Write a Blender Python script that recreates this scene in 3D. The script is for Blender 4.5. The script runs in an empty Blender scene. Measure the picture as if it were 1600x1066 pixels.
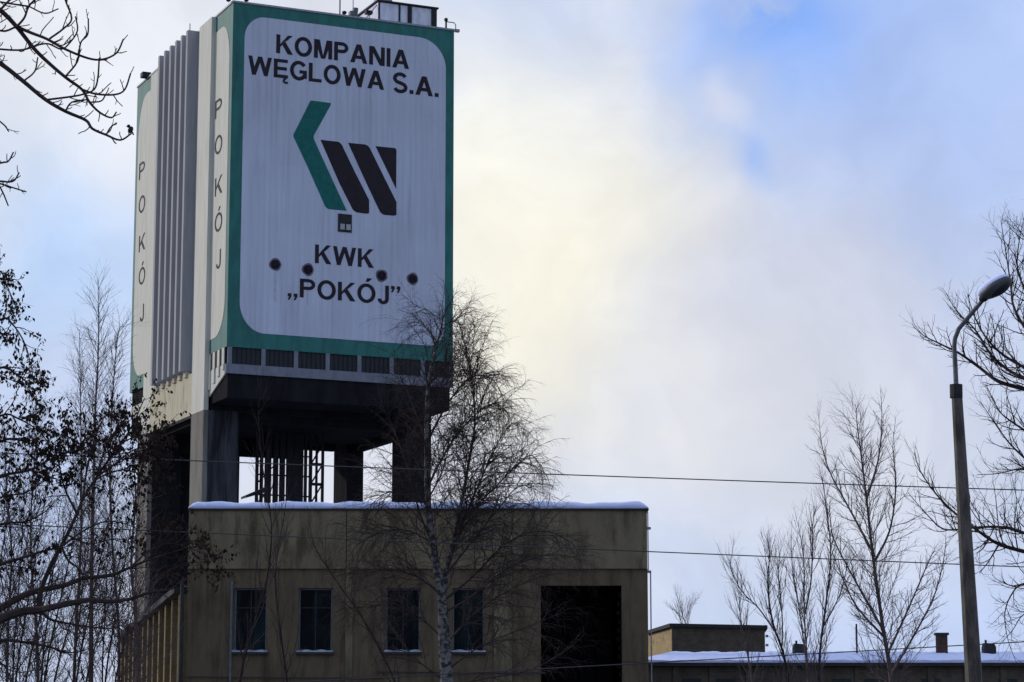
import bpy, math, random
import numpy as np
from mathutils import Vector, Matrix

sc = bpy.context.scene
col = sc.collection
R = math.radians

# ------------------------------------------------------------------ camera
F = 3800.0                      # focal length in pixels of the 1600 wide photograph
PITCH = 0.1657
EYE = 1.6
cd = bpy.data.cameras.new('camera')
cd.sensor_width = 36.0
cd.lens = F / 1600 * 36.0
cd.clip_start = 0.1
cd.clip_end = 6000
cam = bpy.data.objects.new('camera', cd)
col.objects.link(cam)
cam.location = (0, 0, EYE)
cam.rotation_euler = (math.pi / 2 + PITCH, 0, 0)
sc.camera = cam


def ray(px, py):
    """direction of the photograph's pixel, as a world vector"""
    u = (px - 800) / F
    v = (533 - py) / F
    c, s = math.cos(PITCH), math.sin(PITCH)
    return np.array([u, c - v * s, s + v * c])


def at(px, py, Y):
    d = ray(px, py)
    return np.array([0, 0, EYE]) + d * (Y / d[1])


# ------------------------------------------------------------------ sun and sky
SUN_EL, SUN_AZ = 20.0, -68.0     # azimuth measured clockwise from the view direction
sd = bpy.data.lights.new('sun', 'SUN')
sd.energy = 2.1
sd.angle = R(2.5)
sd.color = (1.0, 0.93, 0.84)
sun = bpy.data.objects.new('sun', sd)
col.objects.link(sun)
sv = Vector((math.sin(R(SUN_AZ)) * math.cos(R(SUN_EL)), math.cos(R(SUN_AZ)) * math.cos(R(SUN_EL)), math.sin(R(SUN_EL))))
sun.rotation_euler = sv.to_track_quat('Z', 'Y').to_euler()
sun.location = (-40, 30, 60)

sc.view_settings.view_transform = 'Standard'
sc.view_settings.look = 'None'
sc.view_settings.exposure = 0.0
sc.view_settings.gamma = 1.0


def lin(r, g, b):
    f = lambda c: (c / 255 / 12.92) if c / 255 <= 0.04045 else ((c / 255 + 0.055) / 1.055) ** 2.4
    return (f(r), f(g), f(b), 1.0)


world = bpy.data.worlds.new("World")
sc.world = world
world.use_nodes = True
wt = world.node_tree
wt.nodes.clear()


class NT:
    def __init__(s, tree):
        s.t = tree

    def n(s, kind, ins=None, **kw):
        nd = s.t.nodes.new(kind)
        for k, v in kw.items():
            setattr(nd, k, v)
        for k, v in (ins or {}).items():
            if isinstance(v, bpy.types.NodeSocket):
                s.t.links.new(v, nd.inputs[k])
            else:
                nd.inputs[k].default_value = v
        return nd

    def math(s, op, a, b=0.0, clamp=False):
        nd = s.n('ShaderNodeMath', {0: a, 1: b}, operation=op)
        nd.use_clamp = clamp
        return nd.outputs[0]

    def mix(s, f, a, b, mode='MIX'):
        nd = s.n('ShaderNodeMix', data_type='RGBA', blend_type=mode)
        for i, v in ((0, f), (6, a), (7, b)):
            if isinstance(v, bpy.types.NodeSocket):
                s.t.links.new(v, nd.inputs[i])
            else:
                nd.inputs[i].default_value = v
        return nd.outputs[2]

    def ramp(s, x, a, b, lo=0.0, hi=1.0):
        nd = s.n('ShaderNodeMapRange', {0: x, 1: a, 2: b, 3: lo, 4: hi}, interpolation_type='SMOOTHSTEP')
        return nd.outputs[0]


w = NT(wt)
tc = w.n('ShaderNodeTexCoord').outputs['Generated']
sky = w.n('ShaderNodeTexSky', sky_type='NISHITA', sun_disc=False, sun_elevation=R(SUN_EL), sun_rotation=R(SUN_AZ),
          altitude=250.0, air_density=1.2, dust_density=2.0, ozone_density=1.5).outputs[0]
skyc = w.n('ShaderNodeVectorMath', {0: sky, 3: 0.10}, operation='SCALE').outputs[0]
# distort the look-up direction so that the cloud fields have ragged, wispy borders
n1 = w.n('ShaderNodeTexNoise', {'Vector': tc, 'Scale': 7.0, 'Detail': 4.0, 'Roughness': 0.5})
off = w.n('ShaderNodeVectorMath', {0: n1.outputs['Color'], 1: (0.5, 0.5, 0.5)}, operation='SUBTRACT').outputs[0]
off = w.n('ShaderNodeVectorMath', {0: off, 3: 0.16}, operation='SCALE').outputs[0]
dirv = w.n('ShaderNodeVectorMath', {0: tc, 1: off}, operation='ADD').outputs[0]
dirv = w.n('ShaderNodeVectorMath', {0: dirv}, operation='NORMALIZE').outputs[0]


def patch(px, py, r, soft=1.0):
    """soft round field of the sky around one direction; r in photograph pixels"""
    c = ray(px, py)
    c = c / np.linalg.norm(c)
    dot = w.n('ShaderNodeVectorMath', {0: dirv, 1: tuple(c)}, operation='DOT_PRODUCT').outputs['Value']
    ang = w.math('ARCCOSINE', w.math('MINIMUM', dot, 0.999999))
    return w.ramp(ang, r / F * (1 - soft), r / F, 1.0, 0.0)


# broad cloud cover: bright, slightly grey; a little structure everywhere
n2 = w.n('ShaderNodeTexNoise', {'Vector': dirv, 'Scale': 5.0, 'Detail': 7.0, 'Roughness': 0.55}).outputs[0]
n3 = w.n('ShaderNodeTexNoise', {'Vector': dirv, 'Scale': 17.0, 'Detail': 6.0, 'Roughness': 0.6}).outputs[0]
sep = w.n('ShaderNodeSeparateXYZ', {0: tc}).outputs
toward = w.ramp(sep[1], -0.2, 0.9)                       # brighter half of the sky, towards the hidden sun
rear = w.mix(w.ramp(n2, 0.30, 0.56), w.n('ShaderNodeVectorMath', {0: skyc, 3: 2.0}, operation='SCALE').outputs[0], (0.60, 0.72, 1.02, 1))
c = w.mix(w.ramp(n2, 0.38, 0.62), lin(200, 213, 240), lin(222, 226, 238))
c = w.mix(w.math('MULTIPLY', patch(60, 60, 480), 0.85), c, lin(240, 244, 251))
c = w.mix(w.math('MULTIPLY', patch(750, 260, 370), 1.0), c, lin(250, 250, 244))
c = w.mix(w.math('MULTIPLY', patch(860, 500, 350), 0.95), c, lin(252, 249, 234))
c = w.mix(w.math('MULTIPLY', patch(900, 520, 330), 0.6), c, lin(254, 250, 234))
c = w.mix(w.math('MULTIPLY', patch(1040, 680, 240), 0.4), c, lin(240, 238, 232))
c = w.mix(w.math('MULTIPLY', patch(1150, 1000, 440), 0.8), c, lin(201, 216, 245))
c = w.mix(w.math('MULTIPLY', patch(1600, 330, 460), 0.8), c, lin(176, 198, 243))
c = w.mix(w.math('MULTIPLY', patch(1560, 1000, 380), 0.8), c, lin(190, 208, 246))
c = w.mix(w.math('MULTIPLY', patch(120, 400, 270), 0.9), c, lin(186, 214, 253))
c = w.mix(w.math('MULTIPLY', patch(90, 820, 330), 0.8), c, lin(190, 207, 243))
c = w.mix(w.math('MULTIPLY', patch(1400, 0, 520), 0.72), c, lin(152, 186, 249))
bl = w.math('MULTIPLY', patch(1200, 0, 290), w.ramp(n3, 0.22, 0.55))
c = w.mix(bl, c, lin(126, 172, 250))
c = w.mix(w.math('MULTIPLY', patch(1140, 180, 260), 0.7), c, lin(190, 208, 244))
c = w.mix(w.math('MULTIPLY', patch(1155, 275, 95), w.ramp(n3, 0.25, 0.55)), c, lin(152, 188, 250))
c = w.mix(w.math('MULTIPLY', patch(1092, 160, 85), 0.6), c, lin(224, 226, 240))
c = w.mix(w.math('MULTIPLY', patch(1270, 500, 360), 0.75), c, lin(208, 213, 231))
fine = w.ramp(n3, 0.25, 0.75, 0.925, 1.06)
c = w.n('ShaderNodeVectorMath', {0: c, 3: fine}, operation='SCALE').outputs[0]
full = w.mix(toward, rear, c)
bg = w.n('ShaderNodeBackground', {'Color': full, 'Strength': 1.0})
wo = w.n('ShaderNodeOutputWorld')
wt.links.new(bg.outputs[0], wo.inputs[0])


# ------------------------------------------------------------------ materials
def mat(name, base, rough=0.85, var=0.25, scale=(1, 1, 1), nscale=3.0, detail=5.0, dark=None, dmask=None, bump=0.0,
        bscale=40.0, spec=0.3, metallic=0.0, ramp=(0.35, 0.68)):
    """procedural material: a base colour broken up by stretched noise, an optional second colour in patches"""
    m = bpy.data.materials.new(name)
    m.use_nodes = True
    t = NT(m.node_tree)
    p = m.node_tree.nodes['Principled BSDF']
    p.inputs['Roughness'].default_value = rough
    p.inputs['Specular IOR Level'].default_value = spec
    p.inputs['Metallic'].default_value = metallic
    co = t.n('ShaderNodeTexCoord').outputs['Object']
    mp = t.n('ShaderNodeMapping', {'Vector': co, 'Scale': scale}).outputs[0]
    ns = t.n('ShaderNodeTexNoise', {'Vector': mp, 'Scale': nscale, 'Detail': detail, 'Roughness': 0.6}).outputs[0]
    b = tuple(base) + (1,)
    lo = tuple(x * (1 - var) for x in base) + (1,)
    hi = tuple(min(1, x * (1 + var * 0.6)) for x in base) + (1,)
    cc = t.mix(t.ramp(ns, 0.3, 0.7), lo, hi)
    if dark:
        mp2 = t.n('ShaderNodeMapping', {'Vector': co, 'Scale': dmask or (1, 1, 0.15)}).outputs[0]
        n_ = t.n('ShaderNodeTexNoise', {'Vector': mp2, 'Scale': 1.6, 'Detail': 6.0, 'Roughness': 0.65}).outputs[0]
        cc = t.mix(t.ramp(n_, ramp[0], ramp[1]), cc, tuple(dark) + (1,))
    m.node_tree.links.new(cc, p.inputs['Base Color'])
    if bump:
        nb = t.n('ShaderNodeTexNoise', {'Vector': co, 'Scale': bscale, 'Detail': 4.0}).outputs[0]
        bp = t.n('ShaderNodeBump', {'Height': nb, 'Strength': bump, 'Distance': 0.02}).outputs[0]
        m.node_tree.links.new(bp, p.inputs['Normal'])
    return m


def brick_mat(name, c1, c2, mortar, sx, var=0.3):
    m = bpy.data.materials.new(name)
    m.use_nodes = True
    t = NT(m.node_tree)
    p = m.node_tree.nodes['Principled BSDF']
    p.inputs['Roughness'].default_value = 0.9
    p.inputs['Specular IOR Level'].default_value = 0.15
    co = t.n('ShaderNodeTexCoord').outputs['Object']
    s = t.n('ShaderNodeSeparateXYZ', {0: co}).outputs
    along = t.math('ADD', s[0], s[1])
    v = t.n('ShaderNodeCombineXYZ', {0: along, 1: s[2], 2: 0.0}).outputs[0]
    br = t.n('ShaderNodeTexBrick', {'Vector': v, 'Color1': tuple(c1) + (1,), 'Color2': tuple(c2) + (1,), 'Mortar': tuple(mortar) + (1,),
                                    'Scale': sx, 'Mortar Size': 0.018, 'Brick Width': 0.5, 'Row Height': 0.16}).outputs[0]
    n_ = t.n('ShaderNodeTexNoise', {'Vector': co, 'Scale': 1.3, 'Detail': 6.0, 'Roughness': 0.7}).outputs[0]
    dk = tuple(x * 0.45 for x in c1) + (1,)
    cc = t.mix(t.ramp(n_, 0.42, 0.72, 0.0, 0.8), br, dk)
    m.node_tree.links.new(cc, p.inputs['Base Color'])
    return m


def clad_mat(name, base, streak):
    """painted sheet cladding: fine vertical corrugation, sheet joints, rain streaks"""
    m = bpy.data.materials.new(name)
    m.use_nodes = True
    t = NT(m.node_tree)
    p = m.node_tree.nodes['Principled BSDF']
    p.inputs['Roughness'].default_value = 0.7
    p.inputs['Specular IOR Level'].default_value = 0.2
    co = t.n('ShaderNodeTexCoord').outputs['Object']
    s = t.n('ShaderNodeSeparateXYZ', {0: co}).outputs
    fl = t.math('FLOOR', t.math('MULTIPLY', s[0], 1.05))
    fr = t.math('FLOOR', t.math('MULTIPLY', s[2], 0.16))
    tile = t.n('ShaderNodeCombineXYZ', {0: fl, 1: fr, 2: 0.0}).outputs[0]
    wn = t.n('ShaderNodeTexWhiteNoise', {'Vector': tile}, noise_dimensions='3D').outputs[0]
    mp = t.n('ShaderNodeMapping', {'Vector': co, 'Scale': (3.0, 3.0, 0.12)}).outputs[0]
    ns = t.n('ShaderNodeTexNoise', {'Vector': mp, 'Scale': 1.3, 'Detail': 7.0, 'Roughness': 0.7}).outputs[0]
    big = t.n('ShaderNodeTexNoise', {'Vector': co, 'Scale': 0.25, 'Detail': 4.0, 'Roughness': 0.6}).outputs[0]
    b = tuple(base) + (1,)
    cc = t.mix(t.ramp(ns, 0.42, 0.78, 0.0, 0.6), b, tuple(streak) + (1,))
    cc = t.mix(t.ramp(big, 0.35, 0.75, 0.0, 0.30), cc, tuple(streak) + (1,))
    wave = t.math('SINE', t.math('MULTIPLY', s[0], 2 * math.pi / 0.32))
    k = t.math('ADD', t.math('MULTIPLY', wn, 0.07), t.math('ADD', t.math('MULTIPLY', wave, 0.02), 0.95))
    cc = t.n('ShaderNodeVectorMath', {0: cc, 3: k}, operation='SCALE').outputs[0]
    m.node_tree.links.new(cc, p.inputs['Base Color'])
    bp = t.n('ShaderNodeBump', {'Height': wave, 'Strength': 0.35, 'Distance': 0.02}).outputs[0]
    m.node_tree.links.new(bp, p.inputs['Normal'])
    return m


M = {}
M['clad'] = clad_mat('pale_cladding', (0.42, 0.45, 0.54), (0.26, 0.27, 0.33))
M['green'] = mat('green_paint', (0.014, 0.115, 0.100), 0.6, 0.25, (1, 1, 0.3), 2.0, dark=(0.008, 0.060, 0.065), ramp=(0.5, 0.8))
M['cream'] = mat('cream_paint', (0.47, 0.465, 0.41), 0.8, 0.10, (2, 2, 0.15), 2.0, dark=(0.30, 0.27, 0.20), ramp=(0.5, 0.9))
M['beige'] = mat('stained_concrete', (0.42, 0.38, 0.28), 0.9, 0.15, (2, 2, 0.3), 3.0, dark=(0.20, 0.15, 0.09), dmask=(1.6, 1.6, 0.35), ramp=(0.5, 0.75), bump=0.3)
M['fin'] = mat('fin_concrete', (0.30, 0.30, 0.31), 0.9, 0.10, (2, 2, 0.2), 2.0, dark=(0.22, 0.23, 0.26), ramp=(0.5, 0.85))
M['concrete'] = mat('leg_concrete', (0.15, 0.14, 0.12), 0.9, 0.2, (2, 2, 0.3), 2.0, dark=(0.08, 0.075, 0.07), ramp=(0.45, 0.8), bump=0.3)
M['shaded'] = mat('shade_dark_concrete', (0.0125, 0.0125, 0.0145), 0.95, 0.35, (1, 1, 0.4), 1.5, spec=0.05)  # near-black colour stands in for shade on legs and undersides
M['pier'] = mat('shaded_pier_concrete', (0.045, 0.048, 0.055), 0.95, 0.3, (1, 1, 0.2), 2.0, dark=(0.014, 0.014, 0.017), dmask=(1.2, 1.2, 0.1), ramp=(0.4, 0.6), spec=0.05)  # shade of the leg front put into the colour, broken by random streaks
M['slab'] = mat('slab_concrete', (0.135, 0.145, 0.175), 0.9, 0.2, (1, 1, 0.5), 3.0, dark=(0.13, 0.14, 0.17), dmask=(2, 2, 1), ramp=(0.45, 0.7))
M['louver'] = mat('dark_glazing', (0.010, 0.014, 0.019), 0.6, 0.4, (6, 6, 1), 2.0, spec=0.3)
M['letters'] = mat('black_paint', (0.018, 0.014, 0.020), 0.7, 0.2, spec=0.15)
M['grime'] = mat('grime', (0.020, 0.016, 0.024), 0.95, 0.3, nscale=6.0, spec=0.0)
M['steel'] = mat('dark_steel', (0.018, 0.018, 0.022), 0.7, 0.4, nscale=8.0, spec=0.2)
M['galv'] = mat('galvanised_steel', (0.22, 0.23, 0.26), 0.55, 0.25, nscale=10.0, metallic=0.3)
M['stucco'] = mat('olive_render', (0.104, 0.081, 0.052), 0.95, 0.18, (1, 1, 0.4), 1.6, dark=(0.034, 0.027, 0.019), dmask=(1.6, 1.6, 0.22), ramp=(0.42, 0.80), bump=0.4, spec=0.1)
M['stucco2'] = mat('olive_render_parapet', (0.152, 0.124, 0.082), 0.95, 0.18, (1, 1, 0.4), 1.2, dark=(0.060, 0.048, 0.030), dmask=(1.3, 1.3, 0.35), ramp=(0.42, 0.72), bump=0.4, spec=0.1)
M['ochre'] = brick_mat('ochre_brick', (0.21, 0.155, 0.080), (0.16, 0.115, 0.060), (0.13, 0.105, 0.07), 1.2)
M['brown'] = brick_mat('brown_brick', (0.085, 0.068, 0.052), (0.065, 0.052, 0.042), (0.09, 0.08, 0.065), 1.4)
M['yellow'] = brick_mat('yellow_brick', (0.36, 0.27, 0.14), (0.28, 0.21, 0.11), (0.25, 0.2, 0.13), 1.6)
M['snow'] = mat('snow', (0.55, 0.60, 0.84), 0.7, 0.08, nscale=2.0, bump=0.4, bscale=8.0, spec=0.2)
M['dirtysnow'] = mat('dirty_snow', (0.26, 0.28, 0.36), 0.8, 0.4, nscale=3.0, spec=0.1)
M['frame'] = mat('painted_window_frame', (0.09, 0.10, 0.12), 0.6, 0.3, nscale=6.0)
M['glass'] = mat('dark_window_glass', (0.004, 0.005, 0.007), 0.35, 0.5, (1, 1, 0.6), 1.0, dark=(0.008, 0.020, 0.024), ramp=(0.5, 0.72), spec=0.04)
M['void'] = mat('unlit_interior', (0.006, 0.006, 0.007), 1.0, 0.2, spec=0.0)
M['tar'] = mat('tar_edge', (0.02, 0.02, 0.022), 0.8, 0.2)
M['bark'] = mat('dark_bark', (0.030, 0.024, 0.022), 0.95, 0.4, (1, 1, 0.3), 20.0, spec=0.05)
M['twig'] = mat('twig_bark', (0.045, 0.034, 0.034), 0.95, 0.3, nscale=3.0, spec=0.05)
M['fartwig'] = mat('reddish_twig_bark', (0.095, 0.073, 0.072), 0.95, 0.3, nscale=2.0, spec=0.05)
M['birch'] = mat('birch_bark', (0.13, 0.126, 0.13), 0.9, 0.25, (1, 1, 0.6), 10.0, dark=(0.03, 0.025, 0.025), dmask=(3.5, 3.5, 5.0), ramp=(0.44, 0.56), spec=0.1)
M['leaf'] = mat('withered_leaf', (0.026, 0.016, 0.012), 0.9, 0.5, nscale=4.0, spec=0.1)
M['pole'] = mat('weathered_post_concrete', (0.085, 0.075, 0.068), 0.9, 0.3, (3, 3, 0.6), 5.0, dark=(0.03, 0.027, 0.025), dmask=(4, 4, 1.2), ramp=(0.42, 0.7), bump=0.5)
M['lampbody'] = mat('lamp_grey', (0.06, 0.068, 0.075), 0.5, 0.2)
M['armsteel'] = mat('weathered_arm_steel', (0.07, 0.07, 0.08), 0.6, 0.3, nscale=9.0)
M['cable'] = mat('black_cable', (0.03, 0.03, 0.035), 0.6, 0.1)
M['feather'] = mat('dark_feathers', (0.02, 0.018, 0.018), 0.8, 0.4, nscale=30)
M['ground'] = mat('winter_ground', (0.075, 0.07, 0.065), 0.95, 0.3, nscale=0.6, dark=(0.45, 0.48, 0.56), dmask=(0.12, 0.12, 0.12), ramp=(0.52, 0.62))
M['asphalt'] = mat('wet_asphalt', (0.045, 0.045, 0.05), 0.7, 0.3, nscale=2.0)


# ------------------------------------------------------------------ helpers
def tag(o, label=None, cat=None, group=None, kind=None):
    if label:
        o['label'] = label
    if cat:
        o['category'] = cat
    if group:
        o['group'] = group
    if kind:
        o['kind'] = kind
    return o


def empty(name, loc=(0, 0, 0), rz=0.0):
    o = bpy.data.objects.new(name, None)
    o.location = loc
    o.rotation_euler = (0, 0, rz)
    o.empty_display_size = 0.5
    col.objects.link(o)
    return o


class MB:
    def __init__(s):
        s.v = []
        s.f = []
        s.n = 0
        s.smooth = False

    def add(s, vs, fs):
        s.v.append(np.asarray(vs, float).reshape(-1, 3))
        k = s.n
        s.f.extend([tuple(i + k for i in f) for f in fs])
        s.n += len(vs)
        return s

    def box(s, x0, x1, y0, y1, z0, z1):
        vs = [(x, y, z) for z in (z0, z1) for y in (y0, y1) for x in (x0, x1)]
        s.add(vs, [(0, 2, 3, 1), (4, 5, 7, 6), (0, 1, 5, 4), (2, 6, 7, 3), (0, 4, 6, 2), (1, 3, 7, 5)])
        return s

    def hexa(s, vs):
        """eight corners: four of the bottom ring, four of the top ring"""
        s.add(vs, [(3, 2, 1, 0), (4, 5, 6, 7), (0, 1, 5, 4), (1, 2, 6, 5), (2, 3, 7, 6), (3, 0, 4, 7)])
        return s

    def prism(s, poly, axis, a0, a1):
        """polygon extruded along one axis; poly holds the other two coordinates in xyz order"""
        n = len(poly)

        def mk(p, a):
            q = list(p)
            q.insert(axis, a)
            return q
        vs = [mk(p, a0) for p in poly] + [mk(p, a1) for p in poly]
        fs = [tuple(range(n)), tuple(range(2 * n - 1, n - 1, -1))]
        fs += [(i, (i + 1) % n, n + (i + 1) % n, n + i) for i in range(n)]
        s.add(vs, fs)
        return s

    def tube(s, pts, rad, n=6, cap=True):
        pts = np.asarray(pts, float)
        m = len(pts)
        if np.isscalar(rad):
            rad = np.full(m, rad)
        rad = np.asarray(rad, float)
        tg = np.empty_like(pts)
        tg[1:-1] = pts[2:] - pts[:-2]
        tg[0] = pts[1] - pts[0]
        tg[-1] = pts[-1] - pts[-2]
        tg /= np.linalg.norm(tg, axis=1)[:, None] + 1e-12
        mean = tg.mean(0)
        ref = np.eye(3)[np.argmin(np.abs(mean))]
        a = np.cross(tg, ref)
        a /= np.linalg.norm(a, axis=1)[:, None] + 1e-12
        b = np.cross(tg, a)
        th = np.arange(n) * 2 * math.pi / n
        ring = pts[:, None, :] + rad[:, None, None] * (np.cos(th)[None, :, None] * a[:, None, :] + np.sin(th)[None, :, None] * b[:, None, :])
        k = s.n
        s.v.append(ring.reshape(-1, 3))
        s.n += m * n
        for i in range(m - 1):
            o = k + i * n
            for j in range(n):
                j2 = (j + 1) % n
                s.f.append((o + j, o + j2, o + n + j2, o + n + j))
        if cap and n > 3:
            s.f.append(tuple(k + j for j in range(n)))
            s.f.append(tuple(k + (m - 1) * n + j for j in range(n - 1, -1, -1)))
        return s

    def ball(s, c, r, nu=12, nv=8, M3=None):
        c = np.array(c, float)
        r = np.array(r, float) * np.ones(3)
        vs = [(0, 0, -1)]
        for i in range(1, nv):
            a = -math.pi / 2 + math.pi * i / nv
            for j in range(nu):
                b = 2 * math.pi * j / nu
                vs.append((math.cos(a) * math.cos(b), math.cos(a) * math.sin(b), math.sin(a)))
        vs.append((0, 0, 1))
        vs = np.array(vs) * r
        if M3 is not None:
            vs = vs @ np.array(M3).T
        fs = []
        for j in range(nu):
            fs.append((0, 1 + (j + 1) % nu, 1 + j))
            fs.append((len(vs) - 1, 1 + (nv - 2) * nu + j, 1 + (nv - 2) * nu + (j + 1) % nu))
        for i in range(nv - 2):
            for j in range(nu):
                a = 1 + i * nu
                fs.append((a + j, a + (j + 1) % nu, a + nu + (j + 1) % nu, a + nu + j))
        s.add(vs + c, fs)
        return s

    def build(s, name, material, parent=None, smooth=False, origin=None):
        me = bpy.data.meshes.new(name)
        v = np.concatenate(s.v)
        if origin is not None:
            v = v - np.array(origin)
        me.from_pydata(v.tolist(), [], s.f)
        me.materials.append(material)
        me.validate()
        if smooth:
            me.polygons.foreach_set('use_smooth', [True] * len(me.polygons))
        me.update()
        o = bpy.data.objects.new(name, me)
        col.objects.link(o)
        if origin is not None:
            o.location = origin
        if parent is not None:
            o.parent = parent
        return o


def wall_grid(mb, x0, x1, z0, z1, y0, y1, holes):
    """solid wall between y0 and y1 with rectangular openings (hx0,hx1,hz0,hz1), made of butted blocks"""
    xs = sorted({x0, x1, *[h[0] for h in holes], *[h[1] for h in holes]})
    for a, b in zip(xs[:-1], xs[1:]):
        mx = (a + b) / 2
        hs = sorted([h for h in holes if h[0] < mx < h[1]], key=lambda h: h[2])
        z = z0
        for h in hs:
            if h[2] > z:
                mb.box(a, b, y0, y1, z, h[2])
            z = h[3]
        if z < z1:
            mb.box(a, b, y0, y1, z, z1)


def round_rect(x0, x1, z0, z1, radii, n=8):
    """counter-clockwise outline; radii = bottom-left, bottom-right, top-right, top-left"""
    pts = []
    cs = [(x0, z0, 180, radii[0], 1, 1), (x1, z0, 270, radii[1], -1, 1), (x1, z1, 0, radii[2], -1, -1), (x0, z1, 90, radii[3], 1, -1)]
    for cx, cz, a0, r, sx, sz in cs:
        rx, rz = (r if isinstance(r, tuple) else (r, r))
        if rx <= 0:
            pts.append((cx, cz))
            continue
        for i in range(n + 1):
            a = R(a0 + 90 * i / n)
            pts.append((cx + sx * rx + rx * math.cos(a), cz + sz * rz + rz * math.sin(a)))
    return pts


# ------------------------------------------------------------------ ground
g = MB()
g.add([(-3000, -600, 0), (3000, -600, 0), (3000, 5000, 0), (-3000, 5000, 0)], [(0, 1, 2, 3)])
tag(g.build('ground', M['ground']), kind='structure')
g = MB()
g.add([(-400, -6, .02), (400, -6, .02), (400, 6, .02), (-400, 6, .02)], [(0, 1, 2, 3)])
tag(g.build('road', M['asphalt']), kind='structure')

# ------------------------------------------------------------------ winding tower
TX, TY, TZ, TW, TD, TYAW = -14.3835, 120.965, 19.958 + EYE, 12.368, 18.12, 0.4238
TH = 18.0
ca, sa = math.cos(TYAW), math.sin(TYAW)


def tower_hit(px, py, axis, val):
    """where the pixel's ray meets the plane u=val (axis 0) or v=val (axis 1); returns local (u, v, z)"""
    d = ray(px, py)
    o = np.array([-TX, -TY, EYE])
    lo = np.array([o[0] * ca + o[1] * sa, -o[0] * sa + o[1] * ca, o[2]])
    ld = np.array([d[0] * ca + d[1] * sa, -d[0] * sa + d[1] * ca, d[2]])
    t = (val - lo[axis]) / ld[axis]
    return lo + ld * t


def fr(px, py, v=0.0):
    p = tower_hit(px, py, 1, v)
    return float(p[0]), float(p[2])


def sd_(px, py, u=0.0):
    p = tower_hit(px, py, 0, u)
    return float(p[1]), float(p[2])


tower = tag(empty('winding_tower', (TX, TY, 0), TYAW),
            'tall concrete mine winding tower with green-framed painted head and black company lettering', 'tower')
ZT, ZB = TZ + TH, TZ
ZS = fr(357, 583)[1]                       # bottom edge of the slab at the front
v_in = sd_(321, 500, -0.25)[0]             # front face of the pilaster and of the legs below it
v_p2 = sd_(302, 500, -0.25)[0]
ZL = sd_(329, 619, 0)[1]                   # where the sloping soffit meets the leg
ZP = sd_(321, 639, -0.25)[1]               # lower edge of the side wall
LEG = v_p2 - v_in
vr1 = 18.12 - v_p2                          # rear legs mirror the front ones
vr0 = 18.12 - v_in
print('tower', ZS, v_in, v_p2, ZL, ZP)

b = MB()
b.box(0.12, TW - 0.12, 0.12, TD - 0.12, ZP + 0.3, ZT - 0.4)
b.build('head_core', M['shaded'], tower)
# green outer shell: front and rear sheets and the return strips on the sides
b = MB()
b.box(0, TW, 0, 0.115, ZB, ZT)
b.build('green_surround', M['green'], tower)
b = MB()
b.box(0.0, 0.115, 0.1155, v_in, ZB, ZT)
b.build('green_side_return', M['green'], tower)
b = MB()
b.box(0.0, 0.115, vr0, TD, ZB, ZT)
b.build('green_side_return', M['green'], tower)
b = MB()
b.box(0.115, TW, TD - 0.115, TD, ZB, ZT)
b.box(TW - 0.115, TW, 0.1155, TD - 0.1155, ZB, ZT)
b.build('rear_cladding', M['clad'], tower)
b = MB()
b.box(-0.05, TW + 0.05, -0.05, TD + 0.05, ZT, ZT + 0.10)
b.build('roof_coping', M['galv'], tower)
b = MB()
b.box(0.3, TW - 0.3, 0.3, TD - 0.3, ZT + 0.1, ZT + 0.16)
b.build('roof_snow', M['snow'], tower)

# front panel, with its four rounded corners
u0 = fr(377.5, 300)[0]
u1 = fr(695.5, 300)[0]
z0 = fr(440, 523.5)[1]
z1 = fr(420, 28.5)[1]
b = MB()
b.prism(round_rect(u0, u1, z0, z1, ((1.35, 1.6), (0.9, 1.0), (1.55, 1.6), (1.1, 1.2)), 12), 1, -0.02, 0.0)
panel = b.build('front_panel', M['clad'], tower)
# near side panel and far side panel
va0 = sd_(355, 300)[0]
zb_side = sd_(340, 535)[1]
b = MB()
b.prism(round_rect(va0, v_in, zb_side + 0.3, ZT - 0.85, ((1.6, 1.9), 0, 0, (1.3, 2.2)), 10), 0, -0.02, 0.0)
b.build('side_panel', M['cream'], tower)
b = MB()
b.prism(round_rect(vr0, TD - va0 * 1.2, zb_side + 0.3, ZT - 0.85, (0, (1.6, 1.9), (1.6, 2.6), 0), 10), 0, -0.02, 0.0)
b.build('side_panel', M['cream'], tower)
# plain pilasters, carried down as the legs
for (a, c_) in ((v_in, v_p2), (vr1, vr0)):
    b = MB()
    far = a > 9
    b.box(-0.021 if far else -0.25, 0.0, a, c_, ZB - 0.6 if far else ZP, ZT + 0.02)
    if far:
        b.box(-0.06, 0.0, a, c_, ZP, ZB - 0.6)
    b.build('side_pilaster', M['cream'], tower)
# fins
FE = 0.62
ztf = sd_(288, 52, -FE)[1]
zbf = sd_(288, 577, -FE)[1]
for k in range(6):
    vk = sd_(287.8 - 8.65 * k, 300, -FE)[0]
    if k == 0:
        vfirst = vk
    b = MB()
    b.box(-FE, -0.03, vk, vk + 0.30, zbf, ztf)
    b.build('vertical_fin', M['fin'], tower)
    vlast = vk + 0.30
b = MB()
b.box(-0.03, 0.115, v_p2, vr1, zbf - 0.2, ZT)
b.build('fin_backing_wall', M['fin'], tower)
b = MB()
b.box(-0.22, 0.115, v_p2, vr1, ZP + 0.003, zbf - 0.2)
for k in range(6):                         # stepped brackets under the fins
    vk = sd_(287.8 - 8.65 * k, 300, -FE)[0]
    b.box(-0.34, -0.22, vk - 0.05, vk + 0.36, zbf - 0.30, zbf - 0.02)
b.build('side_apron', M['beige'], tower)
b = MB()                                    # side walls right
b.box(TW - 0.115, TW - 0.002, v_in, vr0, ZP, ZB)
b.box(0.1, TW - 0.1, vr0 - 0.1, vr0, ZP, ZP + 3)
b.build('inner_wall', M['shaded'], tower)

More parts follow.
